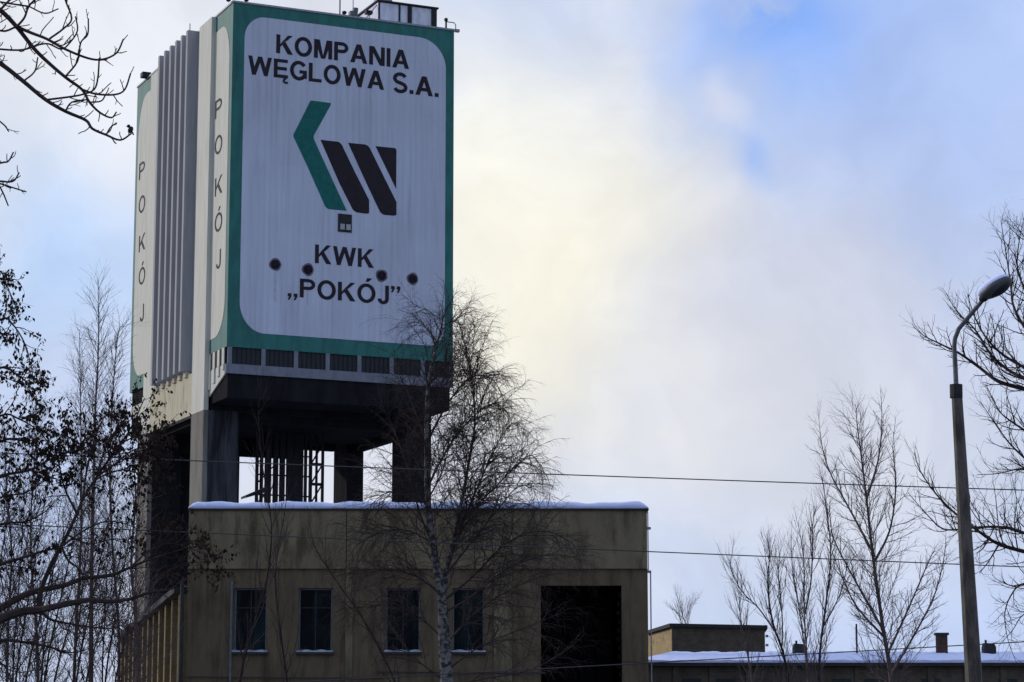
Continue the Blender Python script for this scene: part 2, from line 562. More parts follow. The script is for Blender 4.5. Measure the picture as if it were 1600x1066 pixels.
# glazed band, mullions and slab below the green surround
zw = fr(357, 568)[1]
b = MB()
b.box(0.10, TW - 0.10, 0.10, 0.20, zw, ZB)
b.build('window_band', M['louver'], tower)
for x in (359.5, 412, 463, 512.5, 562, 612.5, 661, 706):
    u = fr(x, 560)[0]
    b = MB()
    b.box(u - 0.12, u + 0.10, 0.0, 0.10, zw, ZB - 0.003)
    b.build('mullion', M['slab'], tower)
b = MB()
for i in range(48):                         # thin glazing bars
    u = 0.35 + i * (TW - 0.7) / 47
    b.box(u - 0.02, u + 0.02, 0.05, 0.10, zw, ZB - 0.004)
b.build('glazing_bars', M['steel'], tower)
b = MB()
b.box(0, TW, 0, 0.30, ZS, zw)
b.build('front_slab_edge', M['slab'], tower)
# wedge shaped side cheeks of the cantilever: pale ribs
for (ua, ub, mt) in ((0.0, 0.10, M['cream']), (TW - 0.10, TW, M['shaded'])):
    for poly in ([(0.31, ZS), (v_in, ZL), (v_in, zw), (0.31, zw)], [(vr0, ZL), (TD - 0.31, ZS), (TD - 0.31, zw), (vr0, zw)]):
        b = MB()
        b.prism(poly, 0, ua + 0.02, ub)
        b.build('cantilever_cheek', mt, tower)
b = MB()
for i in range(4):
    v = 0.35 + i * (v_in - 0.6) / 3
    zz = ZS + (ZL - ZS) * (v - 0.3) / (v_in - 0.3)
    b.box(-0.05, 0.019, v, v + 0.30, zz + 0.25, zw)
    b.box(-0.03, 0.02, v, v + 0.34, zw + 0.02, ZB - 0.003)
b.build('cheek_ribs', M['cream'], tower)
b = MB()
b.box(0.04, 0.12, 0.35, v_in - 0.02, zw, ZB - 0.003)
b.build('window_band', M['louver'], tower)
# soffit
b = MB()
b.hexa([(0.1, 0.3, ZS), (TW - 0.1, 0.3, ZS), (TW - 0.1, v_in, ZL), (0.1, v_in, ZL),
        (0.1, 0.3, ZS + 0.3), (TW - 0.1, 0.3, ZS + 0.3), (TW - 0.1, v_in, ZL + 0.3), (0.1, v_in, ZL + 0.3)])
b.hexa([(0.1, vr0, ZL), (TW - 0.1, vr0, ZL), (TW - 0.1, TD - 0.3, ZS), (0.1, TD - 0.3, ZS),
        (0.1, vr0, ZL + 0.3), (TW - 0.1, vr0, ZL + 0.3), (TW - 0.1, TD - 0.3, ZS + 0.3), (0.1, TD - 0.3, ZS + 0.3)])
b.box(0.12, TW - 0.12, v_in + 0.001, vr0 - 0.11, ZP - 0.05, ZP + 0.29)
b.build('soffit', M['shaded'], tower)
for x in (505, 552):                         # two pale diagonal pipes below the soffit
    p0 = tower_hit(x + 26, 589, 1, 0.4)
    p1 = tower_hit(x, 622, 1, 0.4 + 2.6)
    p1[2] = ZS + (ZL - ZS) * 0.85 - 0.12
    p0[2] = ZS - 0.06
    b = MB()
    b.tube([p0, p1], 0.05, 6)
    b.build('soffit_pipe', M['slab'], tower)
# beam along the front below the head and round the other sides
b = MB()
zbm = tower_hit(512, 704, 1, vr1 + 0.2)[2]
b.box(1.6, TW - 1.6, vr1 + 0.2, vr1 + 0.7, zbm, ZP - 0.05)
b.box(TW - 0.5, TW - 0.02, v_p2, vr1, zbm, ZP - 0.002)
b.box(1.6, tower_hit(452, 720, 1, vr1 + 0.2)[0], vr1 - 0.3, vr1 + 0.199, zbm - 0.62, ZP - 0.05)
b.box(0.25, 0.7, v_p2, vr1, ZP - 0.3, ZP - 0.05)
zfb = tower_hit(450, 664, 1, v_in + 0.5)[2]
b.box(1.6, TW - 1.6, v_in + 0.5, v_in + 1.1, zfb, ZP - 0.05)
b.build('ring_beam', M['shaded'], tower)
# legs
lw = fr(372, 720, v_in)[0]
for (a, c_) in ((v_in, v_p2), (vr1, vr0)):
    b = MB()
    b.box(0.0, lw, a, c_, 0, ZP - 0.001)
    lo = b.build('leg', M['pier'] if a < 9 else M['shaded'], tower)  # leg core painted dark as shade; its sunlit facing stays plain concrete
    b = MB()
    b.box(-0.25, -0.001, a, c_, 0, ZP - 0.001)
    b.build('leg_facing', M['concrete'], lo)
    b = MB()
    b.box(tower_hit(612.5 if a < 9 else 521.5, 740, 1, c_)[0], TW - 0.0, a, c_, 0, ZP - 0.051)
    b.build('leg', M['shaded'], tower)
# rear screen wall beside the open bay
ug = tower_hit(374, 740, 1, vr1 + 0.3)[0]
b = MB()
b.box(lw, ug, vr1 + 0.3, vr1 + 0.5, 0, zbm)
b.build('rear_screen_wall', M['shaded'], tower)
# steel guide frame hanging in the open bay
b = MB()
vf = 9.6
ux = lambda x, v=vf: float(tower_hit(x, 740, 1, v)[0])
for x0_, x1_ in ((399.5, 403.2), (406.5, 410.5), (414, 423), (427, 434), (437, 444.5), (447.5, 457.5), (459, 473), (475.5, 479), (483, 487), (502.5, 505.5)):
    b.box(ux(x0_), ux(x1_), vf - .1, vf + .1, 6, ZP - 0.06)
for z in np.arange(7, ZP, 1.1):
    b.box(ux(400.5), ux(487), vf + .101, vf + .16, z + .45, z + .53)
    b.box(ux(487), ux(503), vf - .03, vf + .03, z, z + .16)
    b.tube([(ux(486), vf, z + .1), (ux(503), vf, z + 1.15)], .045, 4)
    b.tube([(ux(404), vf + .3, z), (ux(430), vf + .3, z + 1.0)], .035, 4)
b.box(ux(493.5), ux(497), vf + .05, vf + .12, 6, ZP - 0.06)
b.build('guide_frame', M['steel'], tower)
# little stair landing in the open bay (dark lump low at the left)
pA = tower_hit(383, 775, 1, 6.5)
pB = tower_hit(420, 762, 1, 6.5)
b = MB()
b.hexa([(pA[0], 6.3, pA[2] - .12), (pB[0], 6.3, pB[2] - .2), (pB[0], 7.2, pB[2] - .2), (pA[0], 7.2, pA[2] - .12),
        (pA[0], 6.3, pA[2]), (pB[0], 6.3, pB[2] + .1), (pB[0], 7.2, pB[2] + .1), (pA[0], 7.2, pA[2])])
b.build('stair_flight', M['steel'], tower)


# lettering: every letter is drawn from its own strokes (cap height 1)
def arc(cx, cy, rx, ry, a0, a1, n=14):
    return [(cx + rx * math.cos(R(a0 + (a1 - a0) * i / n)), cy + ry * math.sin(R(a0 + (a1 - a0) * i / n))) for i in range(n + 1)]


def ribbon(pts, w, closed=False):
    """quads of an even stroke along a centre line"""
    P = np.array(pts, float)
    if closed:
        tg = np.roll(P, -1, 0) - np.roll(P, 1, 0)
    else:
        tg = np.gradient(P, axis=0)
    tg /= np.linalg.norm(tg, axis=1)[:, None]
    nn_ = np.stack([-tg[:, 1], tg[:, 0]], 1) * w / 2
    A, B_ = P + nn_, P - nn_
    m_ = len(P)
    return [[tuple(A[i]), tuple(A[(i + 1) % m_]), tuple(B_[(i + 1) % m_]), tuple(B_[i])] for i in range(m_ if closed else m_ - 1)]


def glyph(ch, w):
    """returns (advance width, list of strokes); a stroke is a list of quads that do not overlap one another"""
    t = w * .86
    h = w / 2
    bar = lambda x0, x1, y0, y1: [[(x0, y0), (x1, y0), (x1, y1), (x0, y1)]]
    if ch == 'K':
        a = w * 1.35
        return .84, [bar(0, w, 0, 1), [[(w * .9, .30), (.84 - a * .92, 1), (.84, 1), (w * .9, .30 + a * .62)]],
                     [[(.86 - a, 0), (.86, 0), (.30 + a * .55, .66), (.30, .50)]]]
    if ch in 'OÓ':
        o = [ribbon(arc(.45, .5, .45 - h, .52 - t / 2, 0, 360 - 360 / 28, 27), w * .97, True)]
        if ch == 'Ó':
            o.append([[(.40, 1.12), (.40 + w * .75, 1.12), (.50 + w * 1.25, 1.32), (.48, 1.32)]])
        return .90, o
    if ch == 'M':
        W_ = .94
        d = .52 * w
        return W_, [bar(0, w, 0, 1), bar(W_ - w, W_, 0, 1), [[(w * .2, 1), (W_ / 2 - d, 0), (W_ / 2 + d * .3, 0), (w * 1.45, 1)]],
                    [[(W_ - w * .2, 1), (W_ / 2 + d, 0), (W_ / 2 - d * .3, 0), (W_ - w * 1.45, 1)]]]
    if ch == 'P':
        r = .29
        c_ = [(h, 1 - t / 2), (.42, 1 - t / 2)] + arc(.42, 1 - r, r - h * .6, r - t / 2, 80, -80, 10) + [(.42, 1 - 2 * r + t / 2), (h, 1 - 2 * r + t / 2)]
        return .74, [bar(0, w, 0, 1), ribbon(c_, w * .92)]
    if ch == 'A':
        W_ = .90
        a = w * 1.12
        return W_, [[[(0, 0), (a, 0), (W_ / 2 + a * .42, 1), (W_ / 2 - a * .52, 1)]], [[(W_ - a, 0), (W_, 0), (W_ / 2 + a * .52, 1), (W_ / 2 - a * .42, 1)]],
                    bar(.24, .66, .22, .22 + t)]
    if ch == 'N':
        W_ = .82
        return W_, [bar(0, w, 0, 1), bar(W_ - w, W_, 0, 1), [[(w * .1, 1), (w * 1.3, 1), (W_ - w * .1, 0), (W_ - w * 1.3, 0)]]]
    if ch == 'I':
        return w, [bar(0, w, 0, 1)]
    if ch == 'W':
        W_ = 1.22
        a = w * 1.02
        q_ = W_ / 4
        st = []
        for x0, x1 in ((a / 2, q_ + .01), (2 * q_, q_ - .01), (2 * q_, 3 * q_ + .01), (W_ - a / 2, 3 * q_ - .01)):
            st.append([[(x0 - a / 2, 1), (x0 + a / 2, 1), (x1 + a / 2, 0), (x1 - a / 2, 0)]])
        return W_, st
    if ch in 'EĘ':
        o = [bar(0, w, 0, 1), bar(w * .9, .72, 1 - t, 1), bar(w * .9, .68, .5 - t / 2, .5 + t / 2), bar(w * .9, .74, 0, t)]
        if ch == 'Ę':
            o.append(ribbon([(.64, .02), (.55, -.07), (.52, -.15), (.56, -.22), (.66, -.235), (.74, -.22)], w * .55))
        return .74, o
    if ch == 'G':
        p = arc(.46, .5, .46 - h, .52 - t / 2, 38, 318, 24)
        return .88, [ribbon(p, w * .97), bar(.50, .88, .36, .36 + t), bar(.88 - w, .88, .10, .37)]
    if ch == 'L':
        return .68, [bar(0, w, 0, 1), bar(w * .9, .68, 0, t)]
    if ch == 'S':
        p = arc(.38, .735, .28, .235 - .0, 25, 180, 10) + [(.115, .66), (.18, .575), (.30, .53), (.46, .485), (.58, .43)] + arc(.38, .29, .285, .255 - .03, 12, -160, 12)
        return .76, [ribbon(p, w * .93)]
    if ch == 'J':
        p = [(.56 - h, 1), (.56 - h, .32)] + arc(.28, .27, .28 - h, .29 - t / 2, 0, -180, 12)
        return .56, [ribbon(p, w * .97)]
    if ch == '.':
        return w, [bar(0, w, 0, w)]
    if ch in '„”':
        y = 0 if ch == '„' else .84
        o = []
        for x in (0, w * 1.5):
            o.append(bar(x, x + w * .95, y, y + w * .9) + [[(x + w * .35, y + .001), (x + w * .95, y + .001), (x + w * .45, y - w * .95), (x, y - w * .95)]])
        return w * 2.5, o
    return .34, []


def text_part(s, name, parent, box, plane, off=0.02, w=.2, thick=0.012, gap=.12):
    """box = (a0, a1, z0, z1): left edge, right edge, baseline and cap line of the letters in the plane"""
    x = 0.0
    placed = []
    for ch in s:
        adv, st = glyph(ch, w)
        placed.append((x, st))
        x += adv + gap
    total = x - gap
    a0, a1, z0_, z1_ = box
    sx, sz = (a1 - a0) / total, (z1_ - z0_)
    m = MB()
    for x0, st in placed:
        for k, quads in enumerate(st):
            d = off + thick + .0015 * k
            for q in quads:
                pts = [(a0 + (x0 + px) * sx, z0_ + py * sz) for px, py in q]
                if plane == 'front':
                    m.prism([(a, z) for a, z in pts], 1, -d, -off)
                else:
                    m.prism([(a, z) for a, z in pts], 0, -d, -off)
    return m.build(name, M['letters'], parent)


def front_text(s, name, x0, x1, ytl, ybl, ytr, ybr, bold):
    ul, zt_l = fr(x0, ytl, -0.03)
    _, zb_l = fr(x0, ybl, -0.03)
    ur, zt_r = fr(x1, ytr, -0.03)
    _, zb_r = fr(x1, ybr, -0.03)
    zt, zb = (zt_l + zt_r) / 2, (zb_l + zb_r) / 2
    print(s, round(ul, 2), round(ur, 2), 'tops', round(zt_l, 2), round(zt_r, 2), 'bottoms', round(zb_l, 2), round(zb_r, 2))
    return text_part(s, name, tower, (ul, ur, zb, zt), 'front', 0.02, bold, gap=.10)


BO = 0.20
front_text('KOMPANIA', 'company_lettering', 432, 639.5, 54, 82, 79, 109, BO)
front_text('WĘGLOWA', 'company_lettering', 388, 600.5, 86.5, 115, 112, 141.5, BO)
front_text('S.A.', 'company_lettering', 614, 685.5, 114, 143.5, 122, 152, BO)
front_text('KWK', 'mine_lettering', 492.5, 584, 382, 411, 390, 419, BO)
front_text('„POKÓJ”', 'mine_lettering', 450, 626, 434, 463, 448, 477, BO * .95)

# emblem: green chevron and three dark bars
def front_poly(pts, name, material, dv=0.012, off=0.0201):
    poly = [fr(x, y, -0.03) for x, y in pts]
    m = MB()
    m.prism(poly, 1, -off - dv, -off)
    return m.build(name, material, tower)


Z = lambda pts: [(440 + x / 4.635, 140 + y / 4.635) for x, y in pts]
M['emblem_green'] = mat('emblem_green_paint', (0.012, 0.105, 0.095), 0.6, 0.2, spec=0.1)
front_poly(Z([(208, 82), (222, 80), (358, 98), (356, 112), (232, 335), (232, 355), (300, 505), (385, 690), (472, 878), (340, 866), (318, 850), (260, 720), (180, 540), (88, 345), (86, 325), (140, 220)]),
           'emblem_chevron', M['emblem_green'])
front_poly(Z([(282, 364), (408, 378), (424, 386), (436, 400), (530, 595), (634, 800), (634, 894), (616, 900), (546, 890), (526, 880), (514, 866), (420, 680)]), 'emblem_bar', M['letters'])
front_poly(Z([(482, 386), (606, 398), (626, 408), (640, 426), (730, 610), (832, 815), (832, 908), (814, 914), (744, 908), (724, 898), (712, 884), (620, 690)]), 'emblem_bar', M['letters'])
front_poly(Z([(680, 410), (822, 424), (832, 436), (830, 720)]), 'emblem_bar', M['letters'])
# hatch and the four exhaust openings
b = MB()
ul, zt_ = fr(528, 334)
ur, zb_ = fr(549, 364)
b.box(ul, ur, -0.06, -0.0201, zb_, zt_)
hatch = b.build('wall_hatch', M['steel'], tower)
b = MB()
for i in range(2):
    b.box(ul + .12 + i * .33, ul + .36 + i * .33, -0.075, -0.06, zb_ + .12, zb_ + .42)
b.build('hatch_pane', M['fin'], hatch)
for x, y in ((430, 413.5), (481, 421.5), (596, 431), (644.5, 436)):
    u, z = fr(x, y)
    b = MB()
    n = 20
    b.prism([(u + .245 * math.cos(i * 2 * math.pi / n), z + .245 * math.sin(i * 2 * math.pi / n)) for i in range(n)], 1, -0.045, -0.0201)
    o = b.build('round_vent', M['grime'], tower)
    b = MB()
    n = 24
    rs = random.Random(int(x))
    ph = [.335 + .02 * math.sin(i * .9 + x) for i in range(n)]
    b.prism([(u + ph[i] * math.cos(i * 2 * math.pi / n), z + ph[i] * math.sin(i * 2 * math.pi / n)) for i in range(n)], 1, -0.024, -0.0201)
    M.setdefault('ring', mat('sooty_ring', (0.12, 0.11, 0.14), 0.9, 0.4, nscale=8.0))
    b.build('soot_ring', M['ring'], o)
    b = MB()
    b.box(u - .05, u + .05, -0.0225, -0.0201, z - 1.9, z - .38)
    M.setdefault('drip', mat('rain_streak', (0.35, 0.37, 0.45), 0.9, 0.2, nscale=4.0))
    b.build('rain_streak', M['drip'], o)

# vertical lettering on the two side panels: one letter above the other
for cx, ys, w_ in ((341.3, (169, 226, 290, 347, 405), 11), (221.7, (266, 319, 379, 431, 489), 9.5)):
    for ch, y in zip('POKÓJ', ys):
        hh_ = 15
        va, zt_ = sd_(cx + w_ / 2, y - hh_ + 3.0, -0.03)
        vb, zb_ = sd_(cx - w_ / 2, y + hh_ - 3.0, -0.03)
        zc = sd_(cx, y, -0.03)[1]
        hz = 0.48 * 1.0
        fac = {'P': .9, 'O': 1.0, 'K': .95, 'Ó': 1.0, 'J': .6}[ch]
        vm = (va + vb) / 2
        half = abs(vb - va) / 2 * fac * 1.1
        # mirrored so that it reads correctly from outside (v runs towards the left there)
        text_part(ch, 'side_lettering', tower, (vm + half, vm - half, zc - hz, zc + hz), 'side', 0.0225, 0.14)

# things fixed to the tower's roof edge
def rod(name, px, y0, y1, v, r=0.03, material=None, parent=None):
    p0 = tower_hit(px, y1, 1, v)
    p1 = tower_hit(px, y0, 1, v)
    p0[2] = min(p0[2], ZT + 0.1)
    p1[0] = p0[0]
    m = MB()
    m.tube([p0, p1], r, 6)
    return m.build(name, material or M['steel'], parent or tower)


rod('antenna', 531, -25, 24, 0.4, 0.035)
a = rod('antenna', 551.5, -20, 26, 0.4, 0.025, M['galv'])
p = tower_hit(552, 20, 1, 0.4)
m = MB()
m.box(p[0] - .22, p[0] + .2, .25, .55, p[2] - .15, p[2] + .05)
m.box(p[0] - .02, p[0] + .22, .25, .5, p[2] + .051, p[2] + .25)
m.build('receiver_box', M['frame'], a)
for px, py in ((538, 20), (357, 0), (385, 0)):
    p = tower_hit(px, py, 1, 0.3)
    m = MB()
    m.tube([(p[0], .3, ZT + .1), (p[0], .3, p[2])], .03, 5)
    m.ball((p[0], .3, p[2]), (.13, .16, .10), 8, 6)
    m.build('roof_lamp', M['steel'], tower)
p = tower_hit(577, 21, 1, .3)
m = MB()
m.tube([(p[0], .3, ZT + .1), (p[0], .3, p[2])], .025, 5)
m.box(p[0] - .2, p[0] + .16, .2, .5, p[2] - .04, p[2] + .14)
m.build('roof_lamp', M['steel'], tower)
# outreach lamp arm at the right end
p = tower_hit(697, 31, 1, .3)
q = tower_hit(712, 36, 1, .3)
q2 = tower_hit(714, 48, 1, .3)
m = MB()
m.tube([(p[0], .3, ZT + .1), (p[0], .3, p[2])], .05, 6)
m.ball((p[0], .3, p[2]), (.11, .11, .11), 8, 6)
m.build('arm_post', M['steel'], tower)
m = MB()
m.tube([(p[0], .3, q[2]), (q[0] - .1, .3, q[2]), (q[0], .3, q[2] - .1), (q[0], .3, q2[2])], .03, 6)
m.box(q[0] - .03, q[0] + .2, .2, .4, q2[2] - .08, q2[2] + .06)
m.build('outreach_lamp', M['galv'], tower)
# far corner floodlight, and thin rod above the fins
p = tower_hit(228, 118, 0, -0.1)
m = MB()
m.tube([(-.1, p[1], ZT), (-.1, p[1], p[2])], .035, 5)
m.box(-.35, .15, p[1] - .2, p[1] + .3, p[2] - .12, p[2] + .16)
m.build('floodlight', M['steel'], tower)
p = tower_hit(297, 37, 0, -0.3)
m = MB()
m.tube([(-.3, p[1], ztf), (-.3, p[1], p[2])], .025, 5)
m.build('antenna', M['steel'], tower)

# roof cabin, grey sheets on dark posts
VC = 3.2
c0 = tower_hit(591, 3, 1, VC)
c1 = tower_hit(682, 16, 1, VC)
zc_top = (c0[2] + c1[2]) / 2
cab = MB()
cab.box(c0[0], c1[0], VC, VC + 3.2, ZT + .16, zc_top)
M['sheet'] = mat('grey_sheet', (0.46, 0.47, 0.52), 0.6, 0.2, (1, 1, .3), 3.0)
cabin = cab.build('roof_cabin', M['sheet'], tower)
m = MB()
for x, w_ in ((592, .05), (624, .05), (640, .12), (678, .16)):
    u = tower_hit(x, 20, 1, VC)[0]
    m.box(u - w_, u + w_, VC - .05, VC - .002, ZT + .16, zc_top + .04)
for zz in (.35, .65):
    m.box(c0[0] + .3, c1[0] - .2, VC - .09, VC - .052, ZT + .16 + zz, ZT + .19 + zz)
m.box(c0[0] - .1, c1[0] + .1, VC - .1, VC + 3.3, zc_top + .041, zc_top + .12)
m.build('cabin_frame', M['steel'], cabin)
m = MB()
m.box(c0[0] + .2, c0[0] + .9, VC + .2, VC + 1.2, zc_top + .125, zc_top + .6)
m.build('cabin_vent', M['galv'], cabin)
m = MB()
uL = tower_hit(572, 30, 1, VC)[0]
m.tube([(c0[0], VC + .2, zc_top - .1), (uL, VC + .2, ZT + 1.1), (uL, VC + .2, ZT + .16)], .03, 5)
m.tube([(c0[0], VC + .2, ZT + 1.1), (uL, VC + .2, ZT + 1.1)], .03, 5)
m.build('stair_rail', M['galv'], cabin)

# ------------------------------------------------------------------ front hall (low building)
FY = 100.0
fx = lambda px, py=900: float(at(px, py, FY)[0])
fz = lambda py, Y=FY: float(at(800, py, Y)[2])
HX0, HX1 = fx(293), fx(1012)
hall = tag(empty('colliery_hall', (HX0, FY, 0)),
           'flat-roofed olive rendered hall with snow on its parapet in front of the tower', 'building')
hall_off = np.array([HX0, FY, 0])
HT = fz(798)
HB = fz(889)


class HM(MB):
    def build(s, name, material, parent=None, smooth=False, **k):
        s.v = [v - hall_off for v in s.v]
        return super().build(name, material, parent, smooth)


wins = [(367, 418), (467, 520), (603, 657), (707, 757)]
wz0, wz1 = fz(1019), fz(919)
holes = [(fx(a), fx(b_), wz0, wz1) for a, b_ in wins]
gx0, gx1, gz1 = fx(845), fx(971), fz(915)
lower = [(h[0], h[1], wz0 - 4.2, wz0 - 1.6) for h in holes]
m = HM()
wall_grid(m, HX0, HX1, 0, HB, FY, FY + 0.45, holes + lower + [(gx0, gx1, 0, gz1)])
m.box(HX0, HX0 + .4, FY + .45, FY + 12, 0, HT - .3)
m.box(HX1 - .4, HX1, FY + .45, FY + 12, 0, HT - .3)
m.box(HX0 + .4, HX1 - .4, FY + 11.6, FY + 12, 0, HT - .3)
wall = m.build('wall', M['stucco'], hall)
m = HM()
xs_ = [293, 541, 800, 1012]
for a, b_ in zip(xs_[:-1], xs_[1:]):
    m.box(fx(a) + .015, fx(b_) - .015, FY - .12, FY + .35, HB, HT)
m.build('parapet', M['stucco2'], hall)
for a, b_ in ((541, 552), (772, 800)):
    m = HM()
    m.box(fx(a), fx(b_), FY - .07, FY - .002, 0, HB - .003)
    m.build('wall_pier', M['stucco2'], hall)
m = HM()
m.box(HX0 - .02, HX1 + .06, FY - .2, FY + 12, HT, HT + .07)
m.build('roof_edge', M['tar'], hall)
# snow cap with a soft, uneven lip
rs = random.Random(4)
m = HM()
N = 110
prof = [(-.16, .0), (-.22, .08), (-.19, .19), (-.05, .27), (.5, .30), (6, .32), (11.8, .3), (11.9, 0)]
vs, fs = [], []
lump = [0.0] * (N + 1)
for i in range(N + 1):
    lump[i] = .05 * math.sin(i * .31) + .035 * math.sin(i * .83 + 1) + .02 * rs.uniform(-1, 1) + (.05 if 36 < i < 44 else 0)
for i in range(N + 1):
    t_ = i / N
    x = HX0 + .0 + (HX1 - HX0 + .05) * t_
    e = min(1, min(t_, 1 - t_) * N / 2.2) ** .5
    for (yy, zz) in prof:
        vs.append((x, FY + yy - (.04 * math.sin(i * .55) if yy < 0 else 0), HT + .075 + zz * (.25 + .75 * e) * (1 + lump[i] * 2.0)))
k_ = len(prof)
for i in range(N):
    for j in range(k_ - 1):
        fs.append((i * k_ + j, (i + 1) * k_ + j, (i + 1) * k_ + j + 1, i * k_ + j + 1))
fs.append(tuple(range(k_)))
fs.append(tuple(N * k_ + j for j in range(k_ - 1, -1, -1)))
m.add(vs, fs)
m.build('roof_snow', M['snow'], hall, smooth=True)


def window(h, snow=True, tilt=0.0):
    x0, x1, a, b_ = h
    f_ = HM()
    t = .07
    y = FY + .16
    f_.box(x0, x0 + t, y, y + .10, a, b_)
    f_.box(x1 - t, x1, y, y + .10, a, b_)
    f_.box(x0 + t, x1 - t, y, y + .10, b_ - t, b_)
    f_.box(x0 + t, x1 - t, y, y + .10, a, a + t)
    fo = f_.build('window', M['frame'], hall)
    p_ = HM()
    p_.box(x0 + t, x1 - t, y + .05, y + .08, a + t, b_ - t)
    p_.build('pane', M['glass'], fo)
    p_ = HM()
    mx = (x0 + x1) / 2
    p_.box(mx - .025, mx + .025, y + .02, y + .049, a + t, b_ - t)
    p_.box(x0 + t, x1 - t, y + .022, y + .048, b_ - t - .75, b_ - t - .70)
    p_.build('glazing_bar', M['steel'], fo)
    p_ = HM()
    p_.box(x0 - .08, x1 + .08, FY - .14, FY + .155, a - .10, a - .003)
    p_.build('sill', M['tar'], fo)
    p_ = HM()
    q_ = 12
    vv, ff = [], []
    for i in range(q_ + 1):
        x = x0 - .06 + (x1 - x0 + .12) * i / q_
        hh2 = .045 + .02 * math.sin(i * 1.3 + x0)
        vv += [(x, FY - .13, a), (x, FY - .10, a + hh2), (x, FY + .15, a + hh2 + .05), (x, FY + .155, a)]
    for i in range(q_):
        for j in range(3):
            ff.append((i * 4 + j, i * 4 + 4 + j, i * 4 + 5 + j, i * 4 + 1 + j))
    ff += [(0, 1, 2, 3), (q_ * 4 + 3, q_ * 4 + 2, q_ * 4 + 1, q_ * 4)]
    p_.add(vv, ff)
    p_.build('sill_snow', M['dirtysnow'], fo)


for h in holes + lower:
    window(h)
# dark interior behind the walls, and the deep gateway on the right
m = HM()
m.box(gx0 - .3, gx0 - .002, FY + .45, FY + 5, 0, gz1 + .3)
m.box(gx1 + .002, gx1 + .3, FY + .45, FY + 5, 0, gz1 + .3)
m.box(gx0, gx1, FY + .45, FY + 5, gz1 + .002, gz1 + .3)
m.box(gx0, gx1, FY + 4.8, FY + 5, 0, gz1)
for i in range(22):                            # toothed brick edge down the right jamb
    z = gz1 - .3 - i * .36
    if z > .3:
        m.box(gx1 - .14 - .04 * (i % 3), gx1 - .001, FY + .02, FY + .2, z - .18, z)
m.build('gateway', M['void'], hall)
m = HM()
for i in range(4):
    a_ = gx0 + .25 + i * (gx1 - gx0 - .5) / 4
    m.box(a_, a_ + (gx1 - gx0 - .5) / 4 - .04, FY + 3.2, FY + 3.3, 0, gz1 - .15)
m.build('gate_leaf', M['void'], hall)
# downpipes and conductor
m = HM()
px_ = fx(286)
m.tube([(px_, FY - .1, 0), (px_, FY - .1, fz(905))], .085, 8)
m.build('downpipe', M['tar'], hall)
m = HM()
m.tube([(fx(363), FY - .12, 0), (fx(363), FY - .12, fz(908))], .05, 8)
m.build('downpipe', M['frame'], hall)
m = HM()
xr = fx(1017)
m.tube([(xr, FY + .2, 0), (xr, FY + .2, fz(895))], .03, 6)
m.tube([(fx(1013.5), FY + .2, fz(893)), (fx(1013.5), FY + .2, fz(800))], .025, 6)
for py in (825, 893):
    m.box(fx(1010), fx(1018), FY + .14, FY + .26, fz(py) - .05, fz(py) + .05)
m.build('lightning_conductor', M['galv'], hall)
for py, a, b_ in ((1050, 590, 852), (1058, 296, 600)):
    m = HM()
    m.tube([(fx(a), FY - .1, fz(py)), (fx((a + b_) / 2), FY - .1, fz(py + 1.5)), (fx(b_), FY - .1, fz(py + 2))], .03, 5)
    m.build('wall_cable', M['cable'], hall)
m = HM()
m.tube([(fx(972), FY - .1, fz(1034)), (fx(1020), FY - .1, fz(1036))], .02, 5)
m.build('wall_cable', M['cable'], hall)

# side wing, running back to the left at its own angle
wing = empty('side_wing', (0, 0, 0))
wing.parent = hall
WA = R(12.1)
wx0 = fx(290)
d_ = np.array([-math.sin(WA), math.cos(WA)])
nrm = np.array([-math.cos(WA), -math.sin(WA)])       # outwards
wing.location = (wx0 - HX0, 0.6, 0)
wing.rotation_euler = (0, 0, WA)                      # local y runs along the wing, local x to the right
WZ = fz(912)
WL = 44.0
m = MB()
m.box(0, 11.5, 0, WL, 0, WZ - .35)
m.build('wing_wall', M['ochre'], wing)
M['wingdark'] = mat('wing_window_glass', (0.02, 0.02, 0.024), 0.6, 0.4, nscale=2.0, spec=0.1)
nb = 11
for i in range(nb + 1):
    y = i * (WL - .6) / nb
    m = MB()
    m.box(-.30, -.002, y, y + .75, 0, WZ - .36)
    m.build('wing_pilaster', M['ochre'], wing)
    if i < nb:
        m = MB()
        m.box(-.06, -.002, y + 1.1, y + 3.5, WZ - 4.6, WZ - 1.2)
        m.build('wing_window', M['wingdark'], wing)
m = MB()
m.box(-.55, 12, -.1, WL + .3, WZ - .349, WZ - .1)
m.build('wing_eave', M['tar'], wing)
m = MB()
m.box(-.2, 11.9, -.05, WL + .2, WZ - .099, WZ - .04)
m.build('wing_snow', M['snow'], wing)

